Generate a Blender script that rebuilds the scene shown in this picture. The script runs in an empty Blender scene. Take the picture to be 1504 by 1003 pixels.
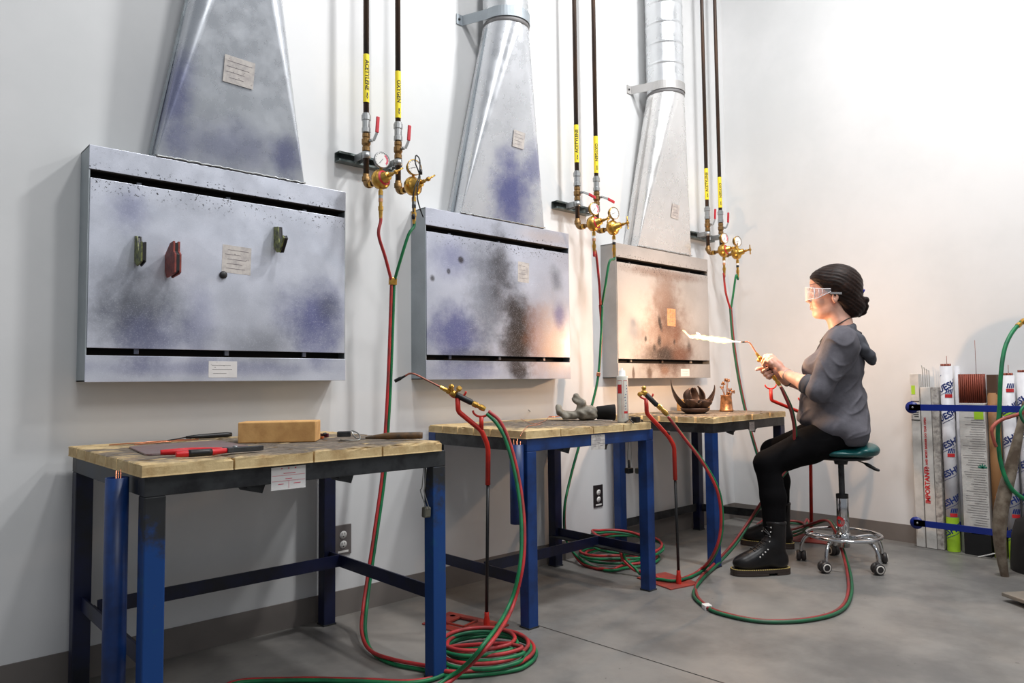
import bpy, math, random
import numpy as np
from mathutils import Vector, Matrix, Quaternion
random.seed(7)
PI = math.pi
C = bpy.context.scene.collection

# ------------------------------------------------------------------ helpers
class MB:
    """collects shapes and links them as ONE mesh object"""
    def __init__(s): s.v = []; s.f = []; s.m = []; s.sm = []
    def add(s, vs, fs, mi=0, smooth=False):
        o = len(s.v)
        s.v += [tuple(v) for v in vs]
        s.f += [tuple(i + o for i in f) for f in fs]
        s.m += [mi] * len(fs); s.sm += [smooth] * len(fs)
        return s
    def box(s, lo, hi, mi=0, M=None):
        x0, y0, z0 = lo; x1, y1, z1 = hi
        vs = [(x0,y0,z0),(x1,y0,z0),(x1,y1,z0),(x0,y1,z0),(x0,y0,z1),(x1,y0,z1),(x1,y1,z1),(x0,y1,z1)]
        if M is not None: vs = [tuple(M @ Vector(v)) for v in vs]
        return s.add(vs, [(0,3,2,1),(4,5,6,7),(0,1,5,4),(1,2,6,5),(2,3,7,6),(3,0,4,7)], mi)
    def cbox(s, c, size, mi=0, M=None):
        T = Matrix.Translation(Vector(c)) @ (M.to_4x4() if M is not None else Matrix.Identity(4))
        h = [k / 2 for k in size]
        return s.box((-h[0],-h[1],-h[2]), h, mi, T)
    def bar(s, a, b, w, h, mi=0, up=(0,0,1)):
        a = Vector(a); b = Vector(b); d = (b - a); L = d.length; d.normalize()
        up = Vector(up)
        if abs(d.dot(up)) > .95: up = Vector((0,1,0))
        x = d.cross(up).normalized(); z = x.cross(d)
        M = Matrix((x, d, z)).transposed().to_4x4(); M.translation = a
        return s.box((-w/2, 0, -h/2), (w/2, L, h/2), mi, M)
    def tube(s, pts, r, n=12, mi=0, caps=True, closed=False):
        pts = [Vector(p) for p in pts]
        N = len(pts)
        rs = r if hasattr(r, '__len__') else [r] * N
        t = []
        for i in range(N):
            if closed: d = pts[(i+1) % N] - pts[i-1]
            else: d = pts[min(i+1, N-1)] - pts[max(i-1, 0)]
            t.append(d.normalized() if d.length > 1e-9 else Vector((0,0,1)))
        up = Vector((0,0,1)) if abs(t[0].z) < .9 else Vector((1,0,0))
        u = (up - t[0] * up.dot(t[0])).normalized()
        vs = []
        for i in range(N):
            u = (u - t[i] * u.dot(t[i]))
            if u.length < 1e-6: u = t[i].orthogonal()
            u.normalize(); w = t[i].cross(u)
            for k in range(n):
                a = 2 * PI * k / n
                vs.append(pts[i] + (u * math.cos(a) + w * math.sin(a)) * rs[i])
        fs = []
        M_ = N if closed else N - 1
        for i in range(M_):
            j = (i + 1) % N
            for k in range(n):
                k2 = (k + 1) % n
                fs.append((i*n+k, j*n+k, j*n+k2, i*n+k2)[::-1])
        s.add(vs, fs, mi, True)
        if caps and not closed:
            o = len(s.v) - len(vs)
            s.f.append(tuple(o + k for k in range(n))[::-1]); s.m.append(mi); s.sm.append(False)
            s.f.append(tuple(o + (N-1)*n + k for k in range(n))); s.m.append(mi); s.sm.append(False)
        return s
    def lathe(s, prof, o, axis=(0,0,1), n=24, mi=0, smooth=True, sx=1.0):
        """prof: (radius, height) pairs along axis from o"""
        ax = Vector(axis).normalized(); o = Vector(o)
        u = ax.orthogonal().normalized(); w = ax.cross(u)
        vs = []
        for r, h in prof:
            for k in range(n):
                a = 2 * PI * k / n
                vs.append(o + ax * h + u * (math.cos(a) * max(r, 1e-5)) + w * (math.sin(a) * max(r, 1e-5) * sx))
        fs = []
        for i in range(len(prof) - 1):
            for k in range(n):
                k2 = (k + 1) % n
                fs.append((i*n+k, i*n+k2, (i+1)*n+k2, (i+1)*n+k))
        s.add(vs, fs, mi, smooth)
        return s
    def sphere(s, c, r, n=16, mi=0, sc=(1,1,1)):
        m = n // 2; c = Vector(c); vs = []; fs = []
        for i in range(m + 1):
            th = PI * i / m
            for k in range(n):
                a = 2 * PI * k / n
                vs.append(c + Vector((math.sin(th)*math.cos(a)*r*sc[0], math.sin(th)*math.sin(a)*r*sc[1], -math.cos(th)*r*sc[2])))
        for i in range(m):
            for k in range(n):
                k2 = (k + 1) % n
                fs.append((i*n+k, i*n+k2, (i+1)*n+k2, (i+1)*n+k))
        return s.add(vs, fs, mi, True)
    def prism(s, poly, z0, z1, mi=0, M=None):
        """poly: xy list extruded in z"""
        n = len(poly)
        vs = [(x, y, z0) for x, y in poly] + [(x, y, z1) for x, y in poly]
        if M is not None: vs = [tuple(M @ Vector(v)) for v in vs]
        fs = [tuple(range(n))[::-1], tuple(range(n, 2*n))] + [(i, (i+1) % n, n + (i+1) % n, n + i) for i in range(n)]
        return s.add(vs, fs, mi)
    def grid(s, fn, nu, nv, mi=0, smooth=True):
        vs = [fn(i / nu, j / nv) for j in range(nv + 1) for i in range(nu + 1)]
        fs = [(j*(nu+1)+i, j*(nu+1)+i+1, (j+1)*(nu+1)+i+1, (j+1)*(nu+1)+i) for j in range(nv) for i in range(nu)]
        return s.add(vs, fs, mi, smooth)
    def build(s, name, mats, parent=None, bevel=0, solid=0):
        if not isinstance(mats, (list, tuple)): mats = [mats]
        me = bpy.data.meshes.new(name); me.from_pydata(s.v, [], s.f)
        me.polygons.foreach_set('material_index', s.m)
        me.polygons.foreach_set('use_smooth', s.sm)
        for m in mats: me.materials.append(m)
        me.validate(); me.update()
        o = bpy.data.objects.new(name, me); C.objects.link(o)
        if parent is not None: put(o, parent)
        if solid:
            md = o.modifiers.new('thick', 'SOLIDIFY'); md.thickness = solid; md.offset = 0
        if bevel:
            md = o.modifiers.new('bev', 'BEVEL'); md.width = bevel; md.segments = 2; md.limit_method = 'ANGLE'; md.angle_limit = .7
        return o

def wm(o):
    M = Matrix.LocRotScale(o.location, o.rotation_euler, o.scale)
    return wm(o.parent) @ M if o.parent else M
def put(o, parent):
    """parent a piece that was modelled in world coordinates, moving its mesh into the parent's frame"""
    o.parent = parent
    W = wm(parent)
    if o.type == 'MESH': o.data.transform(W.inverted())
def tag(o, label, cat, group=None, kind=None):
    o['label'] = label; o['category'] = cat
    if group: o['group'] = group
    if kind: o['kind'] = kind
    return o
def thing(name, label, cat, loc=(0,0,0), rz=0, group=None):
    o = bpy.data.objects.new(name, None); C.objects.link(o)
    o.empty_display_size = .05; o.location = loc; o.rotation_euler = (0, 0, rz)
    return tag(o, label, cat, group)
def struct(o): o['kind'] = 'structure'; return o
def cr(pts, n=8, closed=False):
    """Catmull-Rom through points"""
    P_ = [Vector(p) for p in pts]; N = len(P_); out = []
    rng = range(N) if closed else range(N - 1)
    for i in rng:
        a = P_[(i-1) % N] if closed else P_[max(i-1, 0)]
        b = P_[i]; c = P_[(i+1) % N]
        d = P_[(i+2) % N] if closed else P_[min(i+2, N-1)]
        for k in range(n):
            t = k / n
            out.append(.5 * ((2*b) + (c-a)*t + (2*a-5*b+4*c-d)*t*t + (3*b-a-3*c+d)*t*t*t))
    if not closed: out.append(P_[-1])
    return out
def frame(o, x, z):
    """matrix whose local x is x, local z is z (orthonormalised), origin o"""
    x = Vector(x).normalized(); z = Vector(z); z = (z - x * z.dot(x)).normalized(); y = z.cross(x)
    M = Matrix((x, y, z)).transposed().to_4x4(); M.translation = Vector(o)
    return M
def text_into(mb, txt, M, size, mi=0, depth=.0004, align='CENTER', bold=0.0):
    cu = bpy.data.curves.new('t', 'FONT'); cu.body = txt; cu.size = size; cu.extrude = depth
    cu.align_x = align; cu.align_y = 'CENTER'; cu.resolution_u = 2; cu.offset = bold
    ob = bpy.data.objects.new('t', cu); C.objects.link(ob)
    dg = bpy.context.evaluated_depsgraph_get()
    me = bpy.data.meshes.new_from_object(ob.evaluated_get(dg))
    mb.add([M @ v.co for v in me.vertices], [tuple(p.vertices) for p in me.polygons], mi)
    bpy.data.objects.remove(ob); bpy.data.curves.remove(cu); bpy.data.meshes.remove(me)

def flat_text(txt, size, maxlen, bold=0.0):
    """lettering in its own xy plane, cut fine enough to be wrapped round a tube"""
    import bmesh
    tmp = MB(); text_into(tmp, txt, Matrix.Identity(4), size, depth=0, bold=bold)
    bm = bmesh.new(); vs = [bm.verts.new(v) for v in tmp.v]
    for f in tmp.f:
        try: bm.faces.new([vs[i] for i in f])
        except ValueError: pass
    bmesh.ops.triangulate(bm, faces=bm.faces)
    for _ in range(6):
        es = [e for e in bm.edges if e.calc_length() > maxlen]
        if not es: break
        bmesh.ops.subdivide_edges(bm, edges=es, cuts=1); bmesh.ops.triangulate(bm, faces=bm.faces)
    bm.verts.index_update()
    out = MB(); out.add([tuple(v.co) for v in bm.verts], [tuple(v.index for v in f.verts) for f in bm.faces]); bm.free()
    return out

# ------------------------------------------------------------------ materials
def nodes(name):
    m = bpy.data.materials.new(name); m.use_nodes = True
    nt = m.node_tree; b = nt.nodes['Principled BSDF']
    return m, nt, b
def mixc(nt, a, b, fac, blend='MIX'):
    n = nt.nodes.new('ShaderNodeMix'); n.data_type = 'RGBA'; n.blend_type = blend
    for sock, v in ((n.inputs[6], a), (n.inputs[7], b), (n.inputs[0], fac)):
        if isinstance(v, (tuple, list)): sock.default_value = (*v, 1)
        elif isinstance(v, (int, float)): sock.default_value = v
        else: nt.links.new(v, sock)
    return n.outputs[2]
def math_(nt, op, a, b=0, c=0, clamp=False):
    n = nt.nodes.new('ShaderNodeMath'); n.operation = op; n.use_clamp = clamp
    for i, v in enumerate((a, b, c)):
        if isinstance(v, (int, float)): n.inputs[i].default_value = v
        else: nt.links.new(v, n.inputs[i])
    return n.outputs[0]
def ramp(nt, src, lo, hi, a=0.0, b=1.0):
    n = nt.nodes.new('ShaderNodeMapRange'); n.clamp = True; n.interpolation_type = 'SMOOTHSTEP'
    nt.links.new(src, n.inputs[0])
    n.inputs[1].default_value = lo; n.inputs[2].default_value = hi; n.inputs[3].default_value = a; n.inputs[4].default_value = b
    return n.outputs[0]
def pos(nt, obj=False):
    if obj: return nt.nodes.new('ShaderNodeTexCoord').outputs['Object']
    return nt.nodes.new('ShaderNodeNewGeometry').outputs['Position']
def noise(nt, scale, detail=4, rough=.6, vec=None, stretch=None, dist=0):
    n = nt.nodes.new('ShaderNodeTexNoise'); n.inputs['Scale'].default_value = scale
    n.inputs['Detail'].default_value = detail; n.inputs['Roughness'].default_value = rough
    n.inputs['Distortion'].default_value = dist
    if vec is None: vec = pos(nt)
    if stretch:
        mp = nt.nodes.new('ShaderNodeMapping'); mp.inputs['Scale'].default_value = stretch
        nt.links.new(vec, mp.inputs[0]); vec = mp.outputs[0]
    nt.links.new(vec, n.inputs['Vector'])
    return n.outputs['Fac']
def bump(nt, b, h, strength=.3, dist=.002):
    n = nt.nodes.new('ShaderNodeBump'); n.inputs['Strength'].default_value = strength; n.inputs['Distance'].default_value = dist
    nt.links.new(h, n.inputs['Height']); nt.links.new(n.outputs[0], b.inputs['Normal'])
def mat(name, col, rough=.5, metal=0, var=.12, nscale=12, bmp=0, bscale=60, col2=None, lo=.35, hi=.7, stretch=None, obj=True, spec=None, coat=0):
    m, nt, b = nodes(name)
    v = pos(nt, obj)
    f = ramp(nt, noise(nt, nscale, vec=v, stretch=stretch), lo, hi)
    c2 = col2 if col2 else tuple(max(0, k * (1 - var)) for k in col)
    nt.links.new(mixc(nt, tuple(col), tuple(c2), f), b.inputs['Base Color'])
    b.inputs['Roughness'].default_value = rough; b.inputs['Metallic'].default_value = metal
    if spec is not None: b.inputs['Specular IOR Level'].default_value = spec
    if coat: b.inputs['Coat Weight'].default_value = coat
    if bmp: bump(nt, b, noise(nt, bscale, vec=v, stretch=stretch), bmp)
    return m
def srgb(r, g, b):
    f = lambda c: (c/255/12.92) if c/255 <= .04045 else ((c/255 + .055)/1.055) ** 2.4
    return (f(r), f(g), f(b))
def blob(nt, P_, cx, cz, rx, rz, soft=.6, warp=None, ang=0):
    """elliptic blotch on a plate in the xz plane, edge broken by noise"""
    sep = nt.nodes.new('ShaderNodeSeparateXYZ'); nt.links.new(P_, sep.inputs[0])
    dx = math_(nt, 'SUBTRACT', sep.outputs[0], cx); dz = math_(nt, 'SUBTRACT', sep.outputs[2], cz)
    ca, sa = math.cos(ang), math.sin(ang)
    u = math_(nt, 'ADD', math_(nt, 'MULTIPLY', dx, ca / rx), math_(nt, 'MULTIPLY', dz, sa / rx))
    w = math_(nt, 'ADD', math_(nt, 'MULTIPLY', dx, -sa / rz), math_(nt, 'MULTIPLY', dz, ca / rz))
    r = math_(nt, 'SQRT', math_(nt, 'ADD', math_(nt, 'MULTIPLY', u, u), math_(nt, 'MULTIPLY', w, w)))
    if warp is not None: r = math_(nt, 'ADD', r, math_(nt, 'MULTIPLY', math_(nt, 'SUBTRACT', warp, .5), 1.4))
    return ramp(nt, r, 1 - soft, 1 + soft * .4, 1.0, 0.0)
def galv(name, base, blotches=(), rough=.42, metal=.55, speck=.3, vary=.22, flakes=0):
    m, nt, b = nodes(name)
    g = pos(nt)
    wp = noise(nt, 9, 5, .65, g)
    fine = noise(nt, 260, 3, .7, g)
    big = noise(nt, 3.2, 3, .5, g)
    c = mixc(nt, tuple(base), tuple(k * (1 - vary) for k in base), ramp(nt, big, .35, .7))
    for cx, cz, rx, rz, soft, ang, col, st in blotches:
        f = math_(nt, 'MULTIPLY', blob(nt, g, cx, cz, rx, rz, soft, wp, ang), st)
        c = mixc(nt, c, tuple(col), f)
    c = mixc(nt, c, tuple(min(1, k * 1.25) for k in base), ramp(nt, fine, .5, .75, 0, speck))
    c = mixc(nt, c, tuple(k * .45 for k in base), ramp(nt, noise(nt, 420, 2, .6, g), .60, .75, 0, speck))
    # thin scratches
    sc = noise(nt, 26, 1, .3, g, stretch=(.25, 1, 3.2), dist=1.2)
    c = mixc(nt, c, tuple(min(1, k * 1.5) for k in base), math_(nt, 'MULTIPLY', ramp(nt, math_(nt, 'ABSOLUTE', math_(nt, 'SUBTRACT', sc, .5)), 0, .004, 1, 0), ramp(nt, noise(nt, 4, 2, .5, g), .55, .65, 0, .45)))
    if flakes:
        sp_ = nt.nodes.new('ShaderNodeSeparateXYZ'); nt.links.new(g, sp_.inputs[0])
        zz_ = math_(nt, 'ADD', sp_.outputs[2], math_(nt, 'MULTIPLY', noise(nt, 7, 2, .5, g), .07))
        fz = math_(nt, 'MULTIPLY', ramp(nt, zz_, flakes, flakes + .07), ramp(nt, sp_.outputs[2], 1.650, 1.665, 1, .12))
        c = mixc(nt, c, (.01, .009, .008), math_(nt, 'MULTIPLY', ramp(nt, noise(nt, 120, 3, .6, g), .61, .67), fz))
    nt.links.new(ramp(nt, noise(nt, 12, 4, .6, g), .3, .7, rough - .06, rough + .1), b.inputs['Roughness'])
    nt.links.new(c, b.inputs['Base Color'])
    b.inputs['Metallic'].default_value = metal
    return m

M_wall, nt, b = nodes('painted_wall')
nt.links.new(mixc(nt, srgb(226, 226, 226), srgb(216, 217, 217), ramp(nt, noise(nt, 1.3, 5), .35, .7)), b.inputs['Base Color'])
b.inputs['Roughness'].default_value = .55
bump(nt, b, noise(nt, 90, 3), .12, .001)
M_base = mat('vinyl_base', srgb(124, 117, 112), .5, var=.15, nscale=4, obj=False)
M_floor, nt, b = nodes('polished_concrete')
g = pos(nt)
c = mixc(nt, srgb(134, 131, 127), srgb(104, 102, 100), ramp(nt, noise(nt, 2.2, 6, .65, g), .35, .68))
c = mixc(nt, c, srgb(160, 150, 140), ramp(nt, noise(nt, .9, 4, .6, g), .5, .75, 0, .5))
c = mixc(nt, c, srgb(60, 58, 56), ramp(nt, noise(nt, 34, 2, .5, g), .73, .78, 0, .7))
nt.links.new(c, b.inputs['Base Color'])
nt.links.new(ramp(nt, noise(nt, 3.5, 4, .6, g), .3, .7, .3, .5), b.inputs['Roughness'])
bump(nt, b, noise(nt, 30, 4, .6, g), .1, .002)

BLUE = srgb(12, 52, 118); DARKST = srgb(42, 44, 48)
M_blue = mat('blue_paint', srgb(14, 56, 118), .42, var=.3, nscale=9, col2=srgb(10, 38, 84), bmp=.1)
M_dkblue = mat('dark_blue_paint', srgb(12, 22, 62), .45, nscale=6, col2=srgb(14, 16, 26), bmp=.1)
M_worn, nt, b = nodes('worn_blue_steel')
g = pos(nt)
sp = nt.nodes.new('ShaderNodeSeparateXYZ'); nt.links.new(g, sp.inputs[0])
hz = math_(nt, 'ADD', sp.outputs[2], math_(nt, 'MULTIPLY', math_(nt, 'SUBTRACT', noise(nt, 11, 5, .7, g), .5), .55))
c = mixc(nt, srgb(14, 66, 132), srgb(44, 45, 47), ramp(nt, hz, .47, .62))
c = mixc(nt, c, srgb(98, 84, 62), ramp(nt, noise(nt, 16, 5, .7, g), .62, .72, 0, .6))
c = mixc(nt, c, srgb(20, 110, 120), ramp(nt, noise(nt, 7, 4, .6, g), .6, .72, 0, .4))
nt.links.new(c, b.inputs['Base Color']); b.inputs['Roughness'].default_value = .5; b.inputs['Metallic'].default_value = .2
M_steel = mat('blackened_steel', srgb(64, 66, 68), .5, .35, nscale=14, col2=srgb(34, 35, 38), bmp=.25, bscale=40, obj=False)
M_blk = mat('black_plastic', srgb(22, 22, 24), .45)
M_brass = mat('brass', srgb(214, 170, 84), .28, .9, nscale=30, col2=srgb(180, 134, 60))
M_dbrass = mat('dull_bronze', srgb(140, 108, 66), .42, .7, nscale=30)
M_zinc = mat('zinc_fitting', srgb(170, 172, 172), .35, .7)
M_redp = mat('red_plastic', srgb(200, 36, 50), .4, var=.2)
M_pipe = mat('black_iron_pipe', srgb(52, 46, 44), .45, .45, nscale=18, col2=srgb(84, 60, 44), stretch=(1,1,.15))
M_yel = mat('yellow_tape', srgb(250, 226, 40), .45, var=.06)
M_ink = mat('black_ink', (.01, .01, .01), .6)
M_white = mat('white_enamel', srgb(238, 236, 232), .4, var=.04)
M_glass = mat('gauge_glass', srgb(246, 244, 240), .12, var=.02, coat=1)
M_pink = mat('pink_print', srgb(222, 90, 110), .5)
M_hred = mat('red_hose', srgb(188, 44, 48), .5, var=.3, nscale=14, col2=srgb(140, 52, 50), bmp=.1)
M_hgrn = mat('green_hose', srgb(10, 122, 70), .5, var=.25, nscale=14, col2=srgb(16, 92, 62))
M_hmred = mat('worn_red_hose', srgb(150, 46, 48), .5, var=.3, nscale=14, col2=srgb(122, 56, 52))
M_hmgrn = mat('worn_green_hose', srgb(20, 98, 62), .5, nscale=14, col2=srgb(38, 84, 60))
M_hdred = mat('dusty_red_hose', srgb(140, 62, 58), .6, var=.2, nscale=20, col2=srgb(112, 72, 66))
M_hdgrn = mat('dusty_green_hose', srgb(46, 100, 66), .6, nscale=20, col2=srgb(72, 88, 70))
M_red = mat('red_paint', srgb(205, 42, 24), .38, var=.2, nscale=14, col2=srgb(160, 30, 22))
M_dred = mat('dusty_red_paint', srgb(168, 62, 48), .55, nscale=10, col2=srgb(128, 60, 54))
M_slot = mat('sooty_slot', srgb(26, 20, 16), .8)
M_paper = mat('label_paper', srgb(226, 224, 222), .7, var=.06, nscale=30)
M_opaper = mat('old_label_paper', srgb(206, 200, 194), .7, nscale=40, col2=srgb(176, 170, 168))
M_chrome = mat('chrome', (.62, .62, .63), .12, 1, var=.05)

def brick_mat():
    m, nt, b = nodes('firebrick_top')
    g = pos(nt); sp = nt.nodes.new('ShaderNodeSeparateXYZ'); nt.links.new(g, sp.inputs[0])
    c = mixc(nt, srgb(222, 196, 146), srgb(188, 156, 108), ramp(nt, noise(nt, 14, 6, .7, g), .35, .7))
    nz = nt.nodes.new('ShaderNodeNewGeometry'); s2 = nt.nodes.new('ShaderNodeSeparateXYZ'); nt.links.new(nz.outputs['Normal'], s2.inputs[0])
    # soot burnt into the middle of each bench top
    tot = None
    for cx, cy, rx, ry in ((1.0,-.48,.58,.40),(2.4,-.38,.44,.32),(3.66,-.38,.55,.40)):
        dx = math_(nt, 'DIVIDE', math_(nt, 'SUBTRACT', sp.outputs[0], cx), rx)
        dy = math_(nt, 'DIVIDE', math_(nt, 'SUBTRACT', sp.outputs[1], cy), ry)
        r = math_(nt, 'SQRT', math_(nt, 'ADD', math_(nt, 'MULTIPLY', dx, dx), math_(nt, 'MULTIPLY', dy, dy)))
        r = math_(nt, 'ADD', r, math_(nt, 'MULTIPLY', math_(nt, 'SUBTRACT', noise(nt, 9, 6, .7, g), .5), 1.7))
        f = ramp(nt, r, .75, 1.2, .9, 0)
        tot = f if tot is None else math_(nt, 'MAXIMUM', tot, f)
    up = ramp(nt, s2.outputs[2], .5, .9)
    soot = mixc(nt, srgb(70, 66, 66), srgb(112, 104, 98), ramp(nt, noise(nt, 30, 4, .7, g), .4, .65))
    c = mixc(nt, c, soot, math_(nt, 'MULTIPLY', tot, up))
    c = mixc(nt, c, srgb(150, 104, 60), ramp(nt, noise(nt, 22, 4, .6, g), .62, .75, 0, .5))
    nt.links.new(c, b.inputs['Base Color']); b.inputs['Roughness'].default_value = .85
    bump(nt, b, noise(nt, 45, 5, .7, g), .5, .003)
    return m
M_brick = brick_mat()
M_loose = mat('loose_firebrick', srgb(224, 176, 112), .85, nscale=16, col2=srgb(200, 150, 92), bmp=.4, bscale=70)

# ------------------------------------------------------------------ room shell
XB = 4.513
def slab(name, lo, hi, m):
    return struct(MB().box(lo, hi).build(name, m))
mb = MB(); mb.box((-6, -8, -.1), (XB + .1, .1, 0))
fl = struct(mb.build('floor', M_floor))
# saw cut joints in the slab
for k, (a, b_) in enumerate((((2.0, -.62, .0006), (2.35, -8, .0006)), ((4.0, -.30, .0006), (XB, -.33, .0006)))):
    d = (Vector(b_) - Vector(a)); n = Vector((-d.y, d.x, 0)).normalized() * .0022
    a = Vector(a); b_ = Vector(b_)
    struct(MB().add([a-n, b_-n, b_+n, a+n], [(0,1,2,3)]).build('trim_%d' % (k + 1), M_slot))
slab('wall_left', (-6, 0, 0), (XB + .1, .1, 5), M_wall)
slab('wall_back', (XB, -8, 0), (XB + .1, 0, 5), M_wall)
slab('baseboard_left', (-6, -.006, 0), (XB, 0, .1), M_base)
slab('baseboard_back', (XB - .006, -8, 0), (XB, -.006, .1), M_base)

# ------------------------------------------------------------------ fume hoods
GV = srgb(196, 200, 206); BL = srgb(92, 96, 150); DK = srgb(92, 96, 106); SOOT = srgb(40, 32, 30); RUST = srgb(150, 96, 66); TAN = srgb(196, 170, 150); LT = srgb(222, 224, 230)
HX = (.553, 1.864, 3.166)
blotches = [  # soot and rust marks among bluish and grey blotches in the metal colour
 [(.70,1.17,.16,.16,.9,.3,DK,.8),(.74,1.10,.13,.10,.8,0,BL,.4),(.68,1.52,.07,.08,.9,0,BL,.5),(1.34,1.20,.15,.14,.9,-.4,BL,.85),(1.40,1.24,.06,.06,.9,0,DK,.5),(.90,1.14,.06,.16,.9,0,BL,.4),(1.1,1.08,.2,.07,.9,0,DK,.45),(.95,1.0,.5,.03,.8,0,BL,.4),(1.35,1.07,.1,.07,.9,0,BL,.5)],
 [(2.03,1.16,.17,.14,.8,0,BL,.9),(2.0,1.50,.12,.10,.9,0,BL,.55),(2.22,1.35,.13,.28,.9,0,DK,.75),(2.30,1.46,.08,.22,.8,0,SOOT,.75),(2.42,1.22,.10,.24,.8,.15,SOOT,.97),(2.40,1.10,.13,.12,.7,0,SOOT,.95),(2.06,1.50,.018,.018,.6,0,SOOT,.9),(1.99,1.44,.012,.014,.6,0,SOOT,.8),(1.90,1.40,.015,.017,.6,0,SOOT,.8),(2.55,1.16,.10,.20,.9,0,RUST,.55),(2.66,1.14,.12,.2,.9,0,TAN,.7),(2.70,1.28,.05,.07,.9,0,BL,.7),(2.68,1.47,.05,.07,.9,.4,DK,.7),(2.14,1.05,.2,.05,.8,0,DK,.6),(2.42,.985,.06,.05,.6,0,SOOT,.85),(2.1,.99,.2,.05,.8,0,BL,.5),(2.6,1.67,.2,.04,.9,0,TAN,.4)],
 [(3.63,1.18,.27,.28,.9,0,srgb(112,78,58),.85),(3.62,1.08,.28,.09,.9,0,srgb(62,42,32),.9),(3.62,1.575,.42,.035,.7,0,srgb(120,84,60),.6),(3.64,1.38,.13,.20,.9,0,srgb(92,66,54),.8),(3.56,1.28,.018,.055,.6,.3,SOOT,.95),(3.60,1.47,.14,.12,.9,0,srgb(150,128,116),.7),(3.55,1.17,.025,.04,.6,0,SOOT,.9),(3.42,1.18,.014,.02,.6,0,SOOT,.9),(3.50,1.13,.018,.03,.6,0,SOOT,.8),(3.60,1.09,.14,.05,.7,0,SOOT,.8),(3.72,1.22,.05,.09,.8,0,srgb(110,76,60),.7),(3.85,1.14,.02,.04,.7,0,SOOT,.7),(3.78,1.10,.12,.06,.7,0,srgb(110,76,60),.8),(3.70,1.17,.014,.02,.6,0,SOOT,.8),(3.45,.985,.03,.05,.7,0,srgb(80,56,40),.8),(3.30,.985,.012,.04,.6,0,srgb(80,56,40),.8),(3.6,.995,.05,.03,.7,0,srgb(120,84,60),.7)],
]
bases = (srgb(214, 218, 230), srgb(202, 206, 220), srgb(190, 185, 181))
labels = ('clean galvanized wall fume hood above the nearest bench, magnets stuck on it',
          'galvanized wall fume hood with a tall black soot streak, above the middle bench',
          'galvanized wall fume hood with brown scorch spots, above the far bench by the flame')
Z0, ZT, HW, HD = .955, 1.713, .918, .11
hoods = []; M_case = []
for i, X in enumerate(HX):
    t = thing('fume_hood', labels[i], 'hood', (X + HW/2, 0, Z0), 0, 'fume hoods on the wall'); hoods.append(t)
    mc = galv('galvanized_case_%d' % i, (srgb(176,184,188), srgb(176,184,190), srgb(190,188,186))[i], rough=.5)
    mf = galv('galvanized_front_%d' % i, bases[i], blotches[i], rough=(.36,.38,.6)[i], metal=(.4,.4,.2)[i], flakes=1.56)
    M_case.append(mc)
    mb = MB()
    th = .004
    mb.box((X, -HD, Z0), (X + th, 0, ZT)); mb.box((X + HW - th, -HD, Z0), (X + HW, 0, ZT))
    mb.box((X, -HD, ZT - th), (X + HW, 0, ZT)); mb.box((X, -HD, Z0), (X + HW, 0, Z0 + th)); mb.box((X + th, -.012, Z0), (X + HW - th, -.004, ZT))
    mb.build('casing', mc, t)
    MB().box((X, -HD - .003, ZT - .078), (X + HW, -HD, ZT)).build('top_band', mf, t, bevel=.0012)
    # lips folded back inside the two slots
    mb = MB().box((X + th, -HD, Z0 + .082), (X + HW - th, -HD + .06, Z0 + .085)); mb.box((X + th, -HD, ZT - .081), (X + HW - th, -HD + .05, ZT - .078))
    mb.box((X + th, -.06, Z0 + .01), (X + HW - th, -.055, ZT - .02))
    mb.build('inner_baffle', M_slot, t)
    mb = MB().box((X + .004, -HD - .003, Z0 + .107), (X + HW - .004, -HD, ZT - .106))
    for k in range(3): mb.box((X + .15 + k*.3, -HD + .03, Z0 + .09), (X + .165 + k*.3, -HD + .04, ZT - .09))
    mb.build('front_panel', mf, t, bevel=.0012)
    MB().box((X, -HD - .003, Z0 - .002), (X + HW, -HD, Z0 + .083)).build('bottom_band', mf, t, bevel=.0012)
# ragged specks of soot flakes are part of the stained finish
def paper(parent, name, cx, cz, w, h, y, m, lines=0, rot=0, ink=M_ink, spots=0, seed=1, T=None):
    rnd = random.Random(seed)
    R_ = Matrix.Rotation(rot, 4, 'Y'); T = (T or Matrix.Translation((cx, y, cz))) @ R_
    mb = MB().box((-w/2, -.0006, -h/2), (w/2, 0, h/2), 0, T)
    for k in range(lines):
        z = h/2 - (k + 1) * h / (lines + 1)
        x0 = -w*.42 + rnd.random()*w*.12; x1 = w*(.1 + rnd.random()*.32)
        mb.box((x0, -.001, z - h*.008), (x1, -.0006, z + h*.008), 1, T)
    for k in range(spots):
        x = (rnd.random()-.5)*w*.85; z = (rnd.random()-.5)*h*.85; s_ = w*(.01+rnd.random()*.03)
        mb.box((x, -.001, z), (x + s_, -.0006, z + s_*.5), 1, T)
    return mb.build(name, [m, ink], parent)
M_grey_ink = mat('grey_print', srgb(120, 112, 116), .7)
M_plabel = mat('tan_label', srgb(204, 150, 110), .7, nscale=60, col2=srgb(180, 124, 88))
YF = -HD - .003
paper(hoods[0], 'inspection_label', 1.03, 1.39, .105, .10, YF, M_opaper, 5, .03, M_grey_ink, 6, 2)
paper(hoods[0], 'lower_label', .985, .995, .10, .058, YF, M_paper, 3, 0, M_grey_ink, 5, 3)
paper(hoods[1], 'inspection_label', 2.452, 1.478, .075, .10, YF, M_opaper, 4, .03, M_grey_ink, 8, 4)
paper(hoods[2], 'inspection_label', 3.675, 1.318, .085, .105, YF, M_plabel, 3, .02, M_grey_ink, 8, 5)
paper(hoods[2], 'lower_label', 3.805, .985, .09, .045, YF, M_paper, 2, 0, M_grey_ink, 3, 6)

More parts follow.
